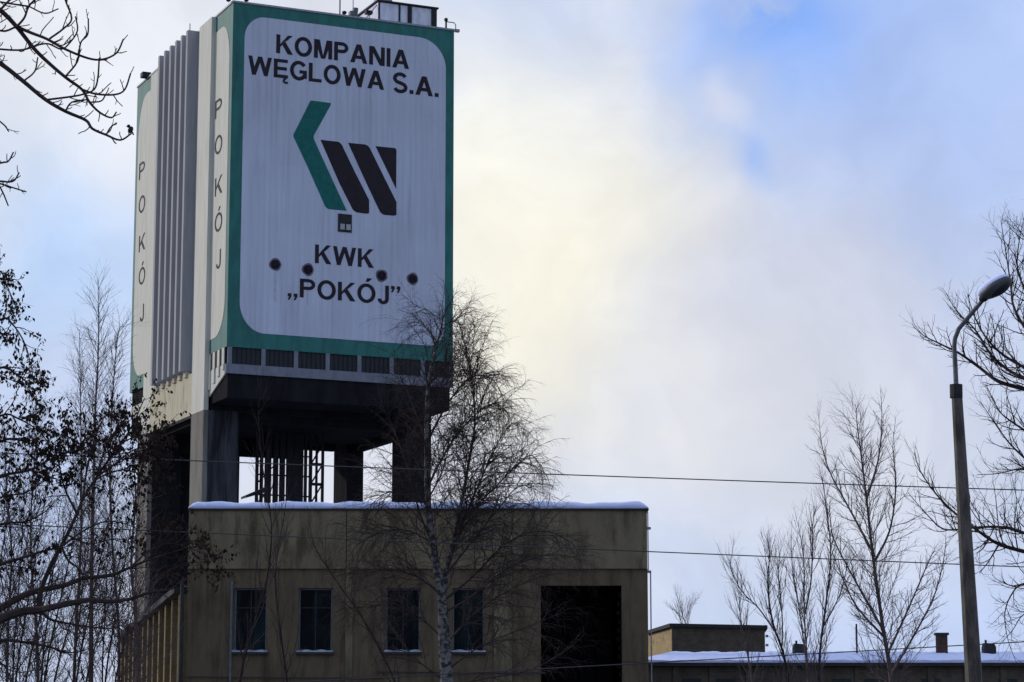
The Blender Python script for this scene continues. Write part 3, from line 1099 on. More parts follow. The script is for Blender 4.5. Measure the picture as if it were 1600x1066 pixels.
# ------------------------------------------------------------------ long low building on the right
LY = 118.0
lx = lambda px: float(at(px, 1030, LY)[0])
L0, L1 = lx(1012), lx(1760)
low = tag(empty('workshop_range', (L0, LY, 0)), 'long low dark brick workshop with sloping snow-covered roof right of the hall', 'building')
ez = float(at(1200, 1036, LY)[2])
rz_ = float(at(1200, 1018.5, LY + 9)[2])
LW_ = L1 - L0
m = MB()
m.box(0, LW_, 0, 9, 0, ez - .16)
m.build('wall', M['brown'], low)
m = MB()
m.box(-.3, LW_ + .3, -.35, .1, ez - .159, ez)
m.build('gutter', M['tar'], low)
m = MB()
x0r, x1r = -.3, LW_ + .3
hip = float(at(1048, 1018, LY + 9)[0]) - L0
vs, fs = [], []
N = 90
for i in range(N + 1):
    t_ = i / N
    lm = .04 * math.sin(i * .9) + .03 * math.sin(i * 2.1)
    xa = x0r + (x1r - x0r) * t_
    xb = hip + (x1r - hip) * t_
    vs += [(xa, -.36, ez + .003), (xa, -.38, ez + .12 + lm * .4), (xa * .8 + xb * .2, 1.5, ez + (rz_ - ez) * .25 + .12), (xb, 9, rz_ + lm * .6), (xb, 9.1, ez)]
for i in range(N):
    for j in range(4):
        fs.append((i * 5 + j, i * 5 + 5 + j, i * 5 + 6 + j, i * 5 + 1 + j))
fs += [(4, 3, 2, 1, 0), tuple(N * 5 + j for j in range(5))]
m.add(vs, fs)
m.build('roof_snow', M['snow'], low, smooth=False)
m = MB()
for i in range(14):
    a = 1.2 + i * 1.75
    m = MB()
    m.box(a, a + .3, -.08, -.002, 0, ez - .165)
    m.build('wall_pier', M['brown'], low)
for px in (1066, 1120, 1300, 1350, 1440, 1560):
    a = float(at(px, 1060, LY)[0]) - L0
    m = MB()
    m.box(a, a + .9, -.03, -.002, 2.2, ez - .75)
    m.build('window', M['louver'], low)
CY = LY + 7
def chim(x0, x1, y0, y1, name, material, cap=True):
    a, b_ = float(at(x0, y1, CY)[0]) - L0, float(at(x1, y1, CY)[0]) - L0
    zz0, zz1 = ez + .3, float(at(x0, y0, CY)[2])
    m = MB()
    m.box(a, b_, 6.6, 6.6 + (b_ - a), zz0, zz1)
    o = m.build(name, material, low)
    if cap:
        m = MB()
        m.box(a - .07, b_ + .07, 6.53, 6.67 + (b_ - a), zz1, zz1 + .12)
        m.build('chimney_cap', M['tar'], o)
    return o
M['redbrick'] = brick_mat('red_brick', (0.075, 0.04, 0.032), (0.055, 0.03, 0.026), (0.06, 0.05, 0.045), 3.0)
chim(1463, 1479, 993, 1020, 'chimney', M['redbrick'])
for (cx, cy, r_) in ((1249, 1014, .32), (1545, 1013, .30)):
    p = at(cx, cy, CY)
    m = MB()
    n = 14
    X, Zc = float(p[0]) - L0, float(p[2])
    m.prism([(X - r_, ez + .2), (X + r_, ez + .2), (X + r_, Zc + .05), (X + r_ * .7, Zc + .22), (X - r_ * .8, Zc + .26), (X - r_, Zc + .05)], 1, 6.6, 7.4)
    m.tube([(X - .15, 7, Zc), (X - .15, 7, Zc + .42)], .06, 6)
    m.build('roof_ventilator', M['tar'], low)
p = at(1338, 975, CY)
m = MB()
m.tube([(float(p[0]) - L0, 7, ez), (float(p[0]) - L0, 7, float(p[2]))], .05, 6)
m.build('vent_pipe', M['tar'], low)

# ------------------------------------------------------------------ small block behind
SY = 150.0
s0, s1 = at(1050, 980, SY), at(1195, 983, SY)
blk = tag(empty('rooftop_block', (float(s0[0]), SY, 0)), 'small flat block with lit yellow brick end wall behind the snowy roof', 'building')
W_ = float(s1[0] - s0[0])
sz0, sz1 = float(s0[2]), float(s1[2])
e_ = at(1013, 991, SY + 6)
ex, ez2 = float(e_[0] - s0[0]), float(e_[2])
def slant(mb, a, b_):                        # block with a slightly sloping top; a,b_ = extra heights
    pass
m = MB()
m.hexa([(0, 0, 0), (W_, 0, 0), (W_ + .5, 6, 0), (ex, 6, 0), (0, 0, sz0), (W_, 0, sz1), (W_ + .5, 6, sz1), (ex, 6, ez2)])
m.build('wall', M['brown'], blk)
m = MB()
d2 = np.array([ex, 6.0]) / math.hypot(ex, 6)
nn = np.array([-d2[1], d2[0]])
if nn[1] > 0:
    nn = -nn
nn = nn * .03
m.hexa([(ex + nn[0], 6 + nn[1], 0), (nn[0], nn[1], 0), (0, 0.0, 0), (ex, 6, 0),
        (ex + nn[0], 6 + nn[1], ez2 - .15), (nn[0], nn[1], sz0 - .15), (0, 0, sz0 - .15), (ex, 6, ez2 - .15)])
m.build('end_wall', M['yellow'], blk)
m = MB()
m.hexa([(-.15, -.2, sz0), (W_ + .15, -.2, sz1), (W_ + .6, 6.1, sz1), (ex - .2, 6.1, ez2),
        (-.15, -.2, sz0 + .22), (W_ + .15, -.2, sz1 + .22), (W_ + .6, 6.1, sz1 + .22), (ex - .2, 6.1, ez2 + .2)])
m.build('roof', M['tar'], blk)
for i in range(3):
    m = MB()
    m.box(W_ + .06, W_ + .22, .1, .26, sz1 - 1.6 + i * .55, sz1 - 1.45 + i * .55)
    m.build('wall_bracket', M['galv'], blk)

# ------------------------------------------------------------------ street lamp
PY = 35.0
lamp = empty('street_lamp', tuple(at(1533, 1180, PY) * np.array([1, 1, 0])))
tag(lamp, 'leaning concrete street lamp post with bent steel arm and snow-capped head', 'street lamp')
lo_ = np.array(lamp.location)
top = at(1494.5, 607, PY)
bot = np.array([at(1533.5, 1185, PY)[0], PY, 0.0])
m = MB()
# tapered square-ish post with chamfers
m.tube([bot - lo_, (bot * .5 + top * .5) - lo_, top - lo_], [.148, .115, .078], 8)
m.build('post', M['pole'], lamp)
m = MB()
m.tube([at(1494.2, 622, PY) - lo_, at(1493.8, 601, PY) - lo_], .094, 12)
m.build('collar', M['steel'], lamp)
arm = [at(x, y, PY + k) for x, y, k in ((1494, 602, 0), (1492.5, 570, 0), (1491, 542, 0), (1492, 530, -.01), (1498, 514, -.03), (1508, 502, -.06), (1523, 484, -.12), (1540, 464, -.2))]
m = MB()
m.tube([a_ - lo_ for a_ in arm], [.036, .036, .034, .033, .033, .032, .031, .030], 10)
m.build('arm', M['armsteel'], lamp, smooth=True)
hc = at(1556, 450, PY - .3)
ax = at(1580, 436, PY - .42) - at(1535, 466, PY - .2)
ax /= np.linalg.norm(ax)
up = np.array([-.55, .42, 1.0])
up -= ax * up.dot(ax)
up /= np.linalg.norm(up)
sdv = np.cross(ax, up)
M3 = np.stack([ax, sdv, up], 1)
head = MB()
head.ball(hc - lo_, (.265, .17, .105), 18, 10, M3)
hd = head.build('lamp_head', M['lampbody'], lamp, smooth=True)
m = MB()
m.ball(at(1538, 465, PY - .2) - lo_, (.09, .065, .06), 12, 8, M3)
m.build('lamp_neck', M['steel'], lamp, smooth=True)
m = MB()
m.ball(hc - lo_ + ax * .03 - up * .035, (.20, .13, .088), 16, 8, M3)
m.build('lamp_glass', M['louver'], hd, smooth=True)
m = MB()
m.ball(hc - lo_ + up * .050 - ax * .015, (.268, .165, .095), 18, 10, M3)
m.build('snow_cap', M['snow'], hd, smooth=True)

# ------------------------------------------------------------------ overhead wires
def wire(pts, Y, label, r=0.014):
    """through three measured points, extended well past the frame"""
    xs = np.array([p_[0] for p_ in pts], float)
    ys = np.array([p_[1] for p_ in pts], float)
    k = np.polyfit(xs, ys, 2 if len(pts) > 2 else 1)
    P = [at(x, float(np.polyval(k, x)), Y) for x in np.linspace(-1300, 2900, 60)]
    m = MB()
    m.tube(P, r, 6)
    return tag(m.build('overhead_wire', M['cable']), label, 'wire', 'overhead wires')


wire(((300, 720), (830, 740), (1600, 766)), 58, 'upper overhead wire crossing in front of the tower legs', .0135)
wire(((300, 832), (1013, 862), (1600, 886)), 60, 'middle overhead wire crossing the parapet of the hall', .0135)
wire(((1013, 1036), (1300, 1020), (1600, 1003)), 64, 'lowest overhead wire just above the snowy workshop roof', .014)

# ------------------------------------------------------------------ trees
def norm(v):
    return v / (np.linalg.norm(v) + 1e-12)


def smooth_path(P, rad, per=4):
    """Catmull-Rom through way points"""
    P = np.asarray(P, float)
    rad = np.asarray(rad, float)
    Q = np.vstack([2 * P[0] - P[1], P, 2 * P[-1] - P[-2]])
    out, ro = [], []
    for i in range(len(P) - 1):
        p0, p1, p2, p3 = Q[i], Q[i + 1], Q[i + 2], Q[i + 3]
        for j in range(per):
            t = j / per
            out.append(0.5 * ((2 * p1) + (-p0 + p2) * t + (2 * p0 - 5 * p1 + 4 * p2 - p3) * t * t + (-p0 + 3 * p1 - 3 * p2 + p3) * t ** 3))
            ro.append(rad[i] * (1 - t) + rad[i + 1] * t)
    out.append(P[-1])
    ro.append(rad[-1])
    return np.array(out), np.array(ro)


class Tree:
    def __init__(s, seed, levels, leafy=None):
        """levels: per level dict(n per metre, len, ang, up, wob, seg, rad)"""
        s.g = np.random.default_rng(seed)
        s.L = levels
        s.trunk = MB()
        s.crown = MB()
        s.leaf = MB()
        s.leafy = leafy
        s.count = 0

    def path(s, P, R_, trunk=False, lvl=0, dens=1.0, t0=0.15, sides=None, leaf=False, scale=1.0):
        (s.trunk if trunk else s.crown).tube(P, R_, sides or (8 if trunk else 5))
        s.children(P, R_, lvl, dens, t0, leaf, scale)

    def children(s, P, R_, lvl, dens=1.0, t0=0.15, leaf=False, scale=1.0):
        if lvl >= len(s.L):
            return
        k = s.L[lvl]
        seg = np.linalg.norm(P[1:] - P[:-1], axis=1)
        cum = np.concatenate([[0], np.cumsum(seg)])
        total = cum[-1]
        n = k['n'] * total * dens
        n = int(n) + (s.g.random() < n - int(n))
        az = s.g.random() * 6.28
        for i in range(n):
            t = t0 + (1 - t0) * (i + s.g.random()) / n
            d = t * total
            j = min(len(seg) - 1, int(np.searchsorted(cum, d) - 1))
            j = max(j, 0)
            f = (d - cum[j]) / max(seg[j], 1e-6)
            p = P[j] * (1 - f) + P[j + 1] * f
            r = R_[j] * (1 - f) + R_[j + 1] * f
            tg = norm(P[j + 1] - P[j])
            az += 2.4 + s.g.normal() * 0.5
            ref = np.array([0, 0, 1.0]) if abs(tg[2]) < .9 else np.array([1.0, 0, 0])
            a = norm(np.cross(tg, ref))
            b_ = np.cross(tg, a)
            an = k['ang'] * (1 + .25 * s.g.normal())
            side = a * math.cos(az) + b_ * math.sin(az)
            dr = norm(tg * math.cos(an) + side * math.sin(an))
            shape = k.get('shape', lambda t: 1 - .55 * t)(t)
            L = k['len'] * scale * shape * (0.6 + .7 * s.g.random())
            if L < .05:
                continue
            s.grow(p, dr, L, min(k['rad'], r * .7), lvl, leaf, scale)

    def grow(s, p, d, L, r, lvl, leaf=False, scale=1.0):
        k = s.L[lvl]
        m = k['seg']
        P = [p]
        up = np.array([0, 0, 1.0])
        for i in range(m):
            tr = k['up'] + k.get('upcurl', 0) * (i / m)
            d = norm(d + s.g.normal(size=3) * k['wob'] + up * tr)
            p = p + d * L / m
            P.append(p)
        P = np.array(P)
        R_ = np.linspace(r, r * k.get('tip', .4), m + 1)
        s.crown.tube(P, R_, 5 if lvl == 0 and r > .02 else 3, cap=False)
        s.count += 1
        s.children(P, R_, lvl + 1, 1.0, .12, leaf, scale)
        if leaf and lvl >= len(s.L) - 2:
            s.leaves(P)

    def leaves(s, P):
        for q in range(s.leafy['n']):
            p = P[s.g.integers(1, len(P))] + s.g.normal(size=3) * s.leafy.get('spread', .015)
            L = s.leafy['len'] * (.6 + .8 * s.g.random())
            w_ = L * (.18 + .18 * s.g.random())
            dr = norm(np.array([s.g.normal() * .6, s.g.normal() * .6, -1.0]))
            sd2 = norm(np.cross(dr, s.g.normal(size=3)))
            nm = np.cross(dr, sd2) * w_ * .35
            s.leaf.add([p, p + dr * L * .45 + sd2 * w_ + nm, p + dr * L, p + dr * L * .5 - sd2 * w_ + nm, p + dr * L * .5 - nm * .3],
                       [(0, 1, 4), (1, 2, 4), (2, 3, 4), (3, 0, 4)])

    def finish(s, name, base, label, cat='tree', group=None, bark=None, twig=None):
        root = tag(empty(name, tuple(base)), label, cat, group)
        off_ = np.array(base, float)
        for mb, nm_, mt in ((s.trunk, 'trunk', bark or M['bark']), (s.crown, 'crown', twig or M['twig']), (s.leaf, 'foliage', M['leaf'])):
            if mb.n:
                mb.v = [v - off_ for v in mb.v]
                mb.build(nm_, mt, root)
        print(name, 'twigs', s.count, 'faces', len(s.crown.f) + len(s.leaf.f))
        return root


def limb_px(pts, Y0, Y1, r0, r1, seed=0, wig=0.0, per=3):
    """limb traced in the photograph and set back in depth from Y0 to Y1"""
    g_ = np.random.default_rng(seed)
    n = len(pts)
    P, Rr = [], []
    for i, (x, y) in enumerate(pts):
        t = i / (n - 1)
        P.append(at(x, y, Y0 + (Y1 - Y0) * t + g_.normal() * wig))
        Rr.append(r0 + (r1 - r0) * t ** .8)
    return smooth_path(P, Rr, per)


# --- the big birch in front of the hall
BY = 70.0
birch_lv = [
    dict(n=7.0, len=2.1, ang=.72, up=.05, upcurl=-.20, wob=.14, seg=6, rad=.016, shape=lambda t: .65 + .5 * math.sin(math.pi * min(1, t * 1.1))),
    dict(n=7.0, len=1.0, ang=.65, up=-.12, upcurl=-.24, wob=.16, seg=5, rad=.0075),
    dict(n=4.6, len=.42, ang=.6, up=-.20, upcurl=-.1, wob=.16, seg=3, rad=.0046),
]
T = Tree(11, birch_lv)
base = np.array([at(702, 1180, BY)[0], BY, 0])
tr = [(702, 1185), (698, 1066), (694, 1000), (690, 930), (678, 862), (669, 790), (667, 700), (667, 640), (671, 590), (681, 545), (690, 510), (692, 484)]
P, Rr = limb_px(tr, BY, BY, .21, .012, 1, .05, 4)
P[0][2] = 0
Rr = np.interp(np.linspace(0, 1, len(Rr)), [0, .18, .28, .5, .75, 1], [.20, .175, .125, .085, .05, .008])
T.path(P, Rr, True, 0, .65, .40)
st = [(692, 968), (697, 898), (712, 830), (722, 780), (733, 720), (742, 660), (738, 600), (728, 545), (718, 505)]
P, Rr = limb_px(st, BY, BY + .9, .085, .008, 2, .1)
T.path(P, Rr, True, 0, 1.15, .25)
limbs = [
    ([(668, 700), (655, 660), (640, 620), (622, 580), (615, 545), (622, 528)], .035, .004, .5, 1.6),
    ([(676, 850), (655, 800), (640, 740), (615, 670), (600, 640), (590, 600)], .035, .004, .6, -1.4),
    ([(681, 545), (672, 520), (655, 505), (640, 505), (628, 520)], .018, .003, 1.2, .8),
    ([(684, 530), (700, 505), (716, 505), (728, 520), (730, 545)], .018, .003, 1.2, -.6),
    ([(672, 600), (700, 570), (730, 552), (748, 560), (757, 590)], .025, .003, 1.3, .7),
    ([(668, 690), (700, 630), (735, 590), (768, 592), (785, 620), (790, 650)], .035, .003, 1.5, -1.2),
    ([(669, 760), (700, 700), (740, 650), (775, 630), (798, 655), (803, 690)], .035, .003, 1.5, 1.5),
    ([(700, 880), (730, 800), (760, 730), (785, 680), (805, 660), (815, 690)], .04, .003, 1.7, -.4),
    ([(712, 830), (745, 790), (780, 755), (812, 722), (832, 712), (846, 735), (848, 775)], .035, .003, 1.5, 1.0),
    ([(697, 898), (735, 850), (775, 800), (810, 760), (836, 770), (845, 810)], .035, .003, 1.3, -1.6),
    ([(692, 940), (740, 900), (790, 850), (840, 830), (880, 840), (915, 870), (925, 895)], .035, .003, 1.3, .9),
    ([(690, 960), (740, 930), (790, 890), (845, 870), (890, 870), (925, 885)], .035, .003, 1.1, -1.0),
    ([(694, 1010), (740, 960), (800, 920), (850, 900), (880, 895)], .035, .003, 1.4, 1.6),
    ([(696, 1050), (750, 1010), (810, 985), (860, 965), (900, 945)], .032, .003, 1.1, -.6),
    ([(697, 1075), (760, 1060), (820, 1050), (880, 1020), (915, 990)], .03, .003, .7, 1.0),
    ([(676, 850), (640, 830), (600, 830), (560, 850), (535, 885)], .03, .003, 1.9, 1.1),
    ([(690, 930), (650, 900), (605, 890), (570, 900), (545, 930)], .03, .003, 1.7, -1.2),
    ([(694, 1000), (650, 960), (600, 940), (560, 950), (520, 980)], .03, .003, 1.3, .9),
    ([(697, 1066), (640, 1020), (600, 960), (585, 930)], .03, .003, .7, -.4),
    ([(669, 790), (640, 770), (605, 770), (580, 790), (565, 830)], .028, .003, 1.8, .5),
    ([(667, 640), (690, 610), (705, 580), (712, 560)], .025, .003, 1.4, .2),
    ([(669, 780), (690, 740), (705, 690), (722, 660), (735, 670)], .028, .003, 1.6, .9),
    ([(699, 890), (715, 850), (745, 830), (790, 820), (820, 850)], .028, .003, 1.4, -.9),
    ([(705, 860), (740, 800), (765, 780), (800, 790)], .028, .003, 1.5, .3),
]
for i, (pp, r0, r1, dn, dy) in enumerate(limbs):
    P, Rr = limb_px(pp, BY, BY + dy, r0, r1, 20 + i, .12)
    T.path(P, Rr, False, 0, dn * 1.05, .15, scale=.62)
T.finish('birch_tree', base, 'large weeping birch with patchy white trunk in front of the olive hall', bark=M['birch'])

# --- slender trees in front of the hall's left half
thin_lv = [
    dict(n=2.6, len=1.9, ang=.5, up=.12, wob=.09, seg=6, rad=.018),
    dict(n=3.2, len=.75, ang=.55, up=.05, wob=.12, seg=4, rad=.007),
    dict(n=3.0, len=.32, ang=.6, up=.0, wob=.12, seg=3, rad=.0042),
]
for i, (pp, lab) in enumerate((
        ([(372, 1185), (376, 1060), (396, 980), (418, 900), (424, 820), (412, 740), (404, 660), (408, 590)], 'slender bare sapling before the leftmost window of the hall'),
        ([(640, 1185), (622, 1080), (575, 980), (520, 900), (490, 850), (480, 790)], 'bare leaning sapling left of the large birch'),
        ([(455, 1185), (450, 1080), (440, 1000), (430, 900), (445, 800), (452, 740)], 'thin straight sapling between the two left windows of the hall'))):
    T = Tree(60 + i, thin_lv)
    P, Rr = limb_px(pp, 78 + i * 2, 78 + i * 2, .05, .005, 60 + i, .05, 4)
    P[0][2] = 0
    T.path(P, Rr, True, 0, 1.0, .25)
    T.finish('bare_sapling', (P[0][0], P[0][1], 0), lab, group='bare saplings before the hall')

# --- birch and shrubby trees at the right
up_lv = [
    dict(n=6.5, len=2.7, ang=.74, up=.07, wob=.11, seg=7, rad=.017, shape=lambda t: 1.1 - .85 * t),
    dict(n=5.2, len=1.05, ang=.55, up=.05, wob=.10, seg=5, rad=.0085),
    dict(n=4.0, len=.42, ang=.55, up=.02, wob=.12, seg=3, rad=.0048),
]
RY = 84.0
T = Tree(71, up_lv)
P, Rr = limb_px([(1400, 1185), (1392, 1060), (1378, 970), (1364, 870), (1354, 780), (1346, 715), (1340, 670), (1337, 632)], RY, RY, .095, .008, 7, .05, 4)
P[0][2] = 0
T.path(P, Rr, True, 0, 1.0, .22)
for i, pp in enumerate(([(1362, 860), (1330, 800), (1300, 745), (1285, 700), (1278, 640)],
                        [(1365, 880), (1390, 830), (1400, 760), (1395, 700), (1400, 650)],
                        [(1391, 1055), (1430, 990), (1462, 925), (1476, 865), (1478, 830)],
                        [(1380, 985), (1335, 905), (1302, 840), (1296, 790)],
                        [(1388, 1020), (1420, 950), (1450, 880), (1465, 850)],
                        [(1386, 1000), (1340, 950), (1315, 900), (1300, 860)],
                        [(1354, 780), (1372, 720), (1378, 660), (1376, 610)])):
    P2, R2 = limb_px(pp, RY, RY + (-1) ** i * 1.2, .05, .006, 80 + i, .1)
    T.path(P2, R2, False, 0, .8, .15, scale=.5)
T.finish('birch_tree', (P[0][0], P[0][1], 0), 'tall upright bare birch rising behind the snowy workshop roof, left of the street lamp', bark=M['fartwig'], twig=M['fartwig'])

for i, (stems, lab, Y) in enumerate((
        ([([(1296, 1185), (1280, 1050), (1290, 950), (1298, 870), (1292, 800), (1284, 745)], .05), ([(1268, 1185), (1262, 1050), (1257, 960), (1256, 880), (1247, 815)], .045),
          ([(1262, 1050), (1250, 960), (1240, 900), (1236, 850)], .03), ([(1286, 980), (1312, 930), (1325, 880)], .03), ([(1258, 960), (1268, 900), (1270, 820), (1276, 790)], .035)],
         'bare multi-stemmed tree with upright twigs, middle of the right-hand trees', 78),
        ([([(1242, 1185), (1228, 1040), (1208, 975), (1200, 920), (1202, 870), (1200, 842)], .055), ([(1210, 985), (1185, 950), (1160, 925), (1143, 893), (1140, 875)], .03),
          ([(1184, 1120), (1168, 1020), (1157, 965), (1156, 925)], .04), ([(1222, 1010), (1222, 960), (1216, 900), (1219, 860)], .03)],
         'low forked bare tree beside the small brick block, leftmost of the right-hand trees', 80),
        ([([(1080, 1185), (1074, 1000), (1066, 960), (1056, 925)], .05), ([(1074, 1000), (1076, 955), (1088, 935)], .03), ([(1074, 1000), (1060, 960), (1048, 950)], .03)],
         'small bare treetop rising behind the little brick block', 170))):
    T = Tree(90 + i, [dict(n=5.0, len=1.6, ang=.45, up=.14, wob=.07, seg=6, rad=.014), dict(n=5.0, len=.7, ang=.45, up=.08, wob=.1, seg=4, rad=.0085),
                      dict(n=2.8, len=.35, ang=.5, up=.04, wob=.1, seg=3, rad=.0055)])
    for j, (pp, r0) in enumerate(stems):
        P, Rr = limb_px(pp, Y + j * .25, Y + j * .4, r0, .008, 100 + i * 10 + j, .08, 4)
        if j == 0:
            b0 = (P[0][0], P[0][1], 0)
        if pp[0][1] > 1100:
            P[0][2] = 0
        T.path(P, Rr, j < 1, 0, 1.0, .3, scale=1.0)
    T.finish('bare_tree', b0, lab, bark=M['bark'], twig=M['fartwig'])

# --- left background birches, slender and feathery
far_lv = [
    dict(n=5.6, len=4.0, ang=.62, up=.08, wob=.08, seg=7, rad=.018, shape=lambda t: 1.1 - .85 * t),
    dict(n=4.6, len=1.5, ang=.55, up=.0, wob=.10, seg=5, rad=.0105),
    dict(n=2.4, len=.65, ang=.55, up=-.03, wob=.12, seg=3, rad=.008),
]
bgt = [
    ([(140, 1185), (142, 1060), (143, 900), (146, 760), (149, 640), (154, 540), (153, 440)], .15, 112, 'tallest feathery birch left of the tower, straight thin trunk'),
    ([(112, 1185), (118, 1000), (126, 860), (127, 740), (126, 640), (124, 520)], .10, 118, 'feathery birch close left of the tallest one'),
    ([(182, 1185), (186, 1000), (176, 860), (172, 740), (176, 620), (185, 520), (196, 510)], .08, 106, 'leaning feathery birch between the tallest birch and the tower'),
    ([(60, 1185), (58, 1000), (48, 860), (52, 740), (62, 640)], .08, 98, 'shorter feathery birch near the left edge'),
    ([(10, 1185), (12, 1000), (18, 860), (10, 760), (6, 660)], .08, 104, 'feathery birch at the very left edge'),
    ([(212, 1185), (214, 1000), (205, 880), (212, 780), (206, 700)], .10, 96, 'short birch growing close to the tower foot'),
]
for i, (pp, r0, Y, lab) in enumerate(bgt):
    T = Tree(130 + i, far_lv)
    P, Rr = limb_px(pp, Y, Y, r0, .01, 130 + i, .1, 4)
    P[0][2] = 0
    T.path(P, Rr, True, 0, .9 if i < 3 else 1.1, .25, scale=(.85 if i in (0,) else .75))
    T.finish('birch_tree', (P[0][0], P[0][1], 0), lab, group='birches left of the tower', bark=M['fartwig'], twig=M['fartwig'])

# --- brushwood of fine arching twigs at the lower left
br_lv = [
    dict(n=3.3, len=2.0, ang=.55, up=.06, upcurl=-.10, wob=.10, seg=6, rad=.014),
    dict(n=4.3, len=.95, ang=.55, up=-.02, upcurl=-.08, wob=.14, seg=4, rad=.0065),
    dict(n=3.4, len=.42, ang=.6, up=-.05, wob=.15, seg=3, rad=.0048),
]
for i, (x0_, xt, yt, Y) in enumerate(((-30, 30, 700, 62), (25, 85, 690, 66), (70, 140, 720, 64), (120, 185, 735, 68), (165, 215, 760, 70))):
    T = Tree(160 + i, br_lv)
    first = True
    for q, (dx, dyt) in enumerate(((0, 0), (-45, 60), (40, 70))):
        P, Rr = limb_px([(x0_ + q * 3, 1185), (x0_ + q * 4 + dx * .2, 1060), ((x0_ + xt) / 2 + dx * .55, (1060 + yt + dyt) / 2), (xt + dx, yt + dyt)], Y + q * .2, Y + q * .3, .045, .006, 170 + i * 7 + q, .1, 4)
        P[0][2] = 0
        if first:
            b0 = (P[0][0], P[0][1], 0)
        T.path(P, Rr, first, 0, .85, .22)
        first = False
    T.finish('bushy_tree', b0, ['bushy bare tree of fine arching twigs cut by the left edge', 'bushy bare tree second from the left edge, twigs leaning right',
             'bushy bare tree in the middle of the lower left brushwood', 'bushy bare tree before the base of the tallest birch', 'bushy bare tree touching the ochre wing wall'][i], group='bushy trees at the lower left', twig=M['twig'])

# --- near tree with withered leaves, entering from the left edge
NY = 30.0
oak_lv = [
    dict(n=6.5, len=.66, ang=.75, up=.03, wob=.18, seg=5, rad=.009),
    dict(n=8.0, len=.30, ang=.7, up=.0, wob=.2, seg=4, rad=.0050),
]
T = Tree(201, oak_lv, leafy=dict(n=6, len=.055, spread=.015))
tk = at(-150, 1100, NY)[0]
P, Rr = smooth_path([(tk, NY, 0), (tk + .05, NY, 2.2), (tk + .02, NY + .1, 4.2), (tk - .1, NY, 6.2), (tk, NY, 7.6)], [.24, .19, .15, .08, .01])
T.path(P, Rr, True, 0, .5, .35, scale=1.1)
TK = lambda y: (-150, y)
nl = [
    ([TK(1040), (-60, 990), (0, 951), (38, 930), (69, 921), (103, 914), (130, 904), (172, 899), (203, 887), (233, 875), (288, 858), (330, 850)], .060, .006, 1.10, False, .3),
    ([TK(1050), (-60, 1000), (0, 968), (34, 956), (62, 953), (89, 947), (137, 938), (165, 940), (199, 937), (233, 926), (268, 920), (287, 903)], .075, .006, 1.10, False, -.3),
    ([(60, 954), (65, 920), (82, 878), (96, 854), (120, 803), (130, 779), (151, 745), (178, 707), (205, 668), (226, 622)], .036, .006, .9, 'end', .2),
    ([(96, 854), (106, 875), (123, 889), (132, 903)], .018, .010, 1.00, False, .1),
    ([TK(940), (-60, 905), (0, 882), (34, 872), (72, 860), (96, 856)], .035, .010, .9, True, -.2),
    ([(62, 954), (79, 968), (110, 975), (151, 981), (182, 981), (205, 965)], .022, .004, 1.60, False, .3),
    ([TK(1070), (-60, 1020), (0, 1002), (24, 1002), (69, 1009), (103, 1019), (130, 1017), (160, 1000)], .035, .004, 1.40, False, .4),
    ([(130, 779), (134, 745), (140, 712), (150, 680), (162, 655)], .016, .004, 1.8, True, .3),
    ([(120, 803), (100, 760), (92, 715), (100, 680)], .016, .004, 1.7, True, -.3),
    ([TK(620), (-70, 540), (0, 500), (18, 505), (40, 540), (52, 590)], .030, .004, 1.6, True, .2),
    ([TK(560), (-60, 470), (-5, 425), (8, 440), (20, 470)], .025, .004, 1.6, True, -.1),
    ([TK(680), (-60, 620), (0, 575), (25, 585), (48, 605), (58, 640)], .028, .004, 1.6, True, -.2),
    ([TK(820), (-60, 740), (0, 690), (40, 690), (70, 705), (95, 700)], .03, .004, 1.5, True, .2),
    ([TK(840), (-60, 780), (0, 745), (45, 735), (85, 715), (130, 700), (170, 690)], .03, .004, 1.0, True, -.3),
    ([(151, 745), (180, 725), (205, 705), (228, 700), (250, 715)], .016, .004, 1.6, True, -.2),
    ([(205, 668), (220, 690), (235, 720), (248, 735)], .012, .004, 1.6, True, .1),
    ([(96, 854), (130, 830), (165, 815), (200, 820), (225, 835)], .016, .004, .9, 'end', .3),
    ([(203, 887), (235, 860), (270, 850), (310, 862), (345, 870)], .014, .004, 1.5, True, .1),
    ([(233, 926), (255, 900), (290, 880), (330, 880)], .012, .004, 1.2, True, -.1),
    ([TK(900), (-50, 850), (0, 820), (40, 815), (70, 800), (90, 780)], .025, .004, 1.80, False, .3),
    ([TK(800), (-60, 700), (0, 650), (30, 655), (62, 675), (80, 700)], .025, .004, 1.7, True, .3),
    ([(130, 779), (150, 750), (185, 735), (215, 740), (240, 760)], .014, .004, 1.9, True, .3),
    ([(140, 712), (120, 690), (95, 680), (70, 690)], .012, .004, 1.9, True, -.3),
    ([(151, 745), (165, 700), (185, 672), (190, 650)], .012, .004, 2.0, True, .3),
    ([(178, 707), (195, 690), (222, 680), (245, 690)], .012, .004, 2.0, True, -.3),
    ([(103, 835), (140, 850), (180, 842), (215, 850)], .014, .004, 1.4, True, .2),
    ([TK(880), (-50, 815), (0, 778), (40, 770), (80, 745), (110, 740)], .02, .004, 1.5, True, .1),
    ([TK(1080), (-40, 1040), (0, 1035), (20, 1066), (40, 1100)], .02, .006, 1.60, False, 0),
]
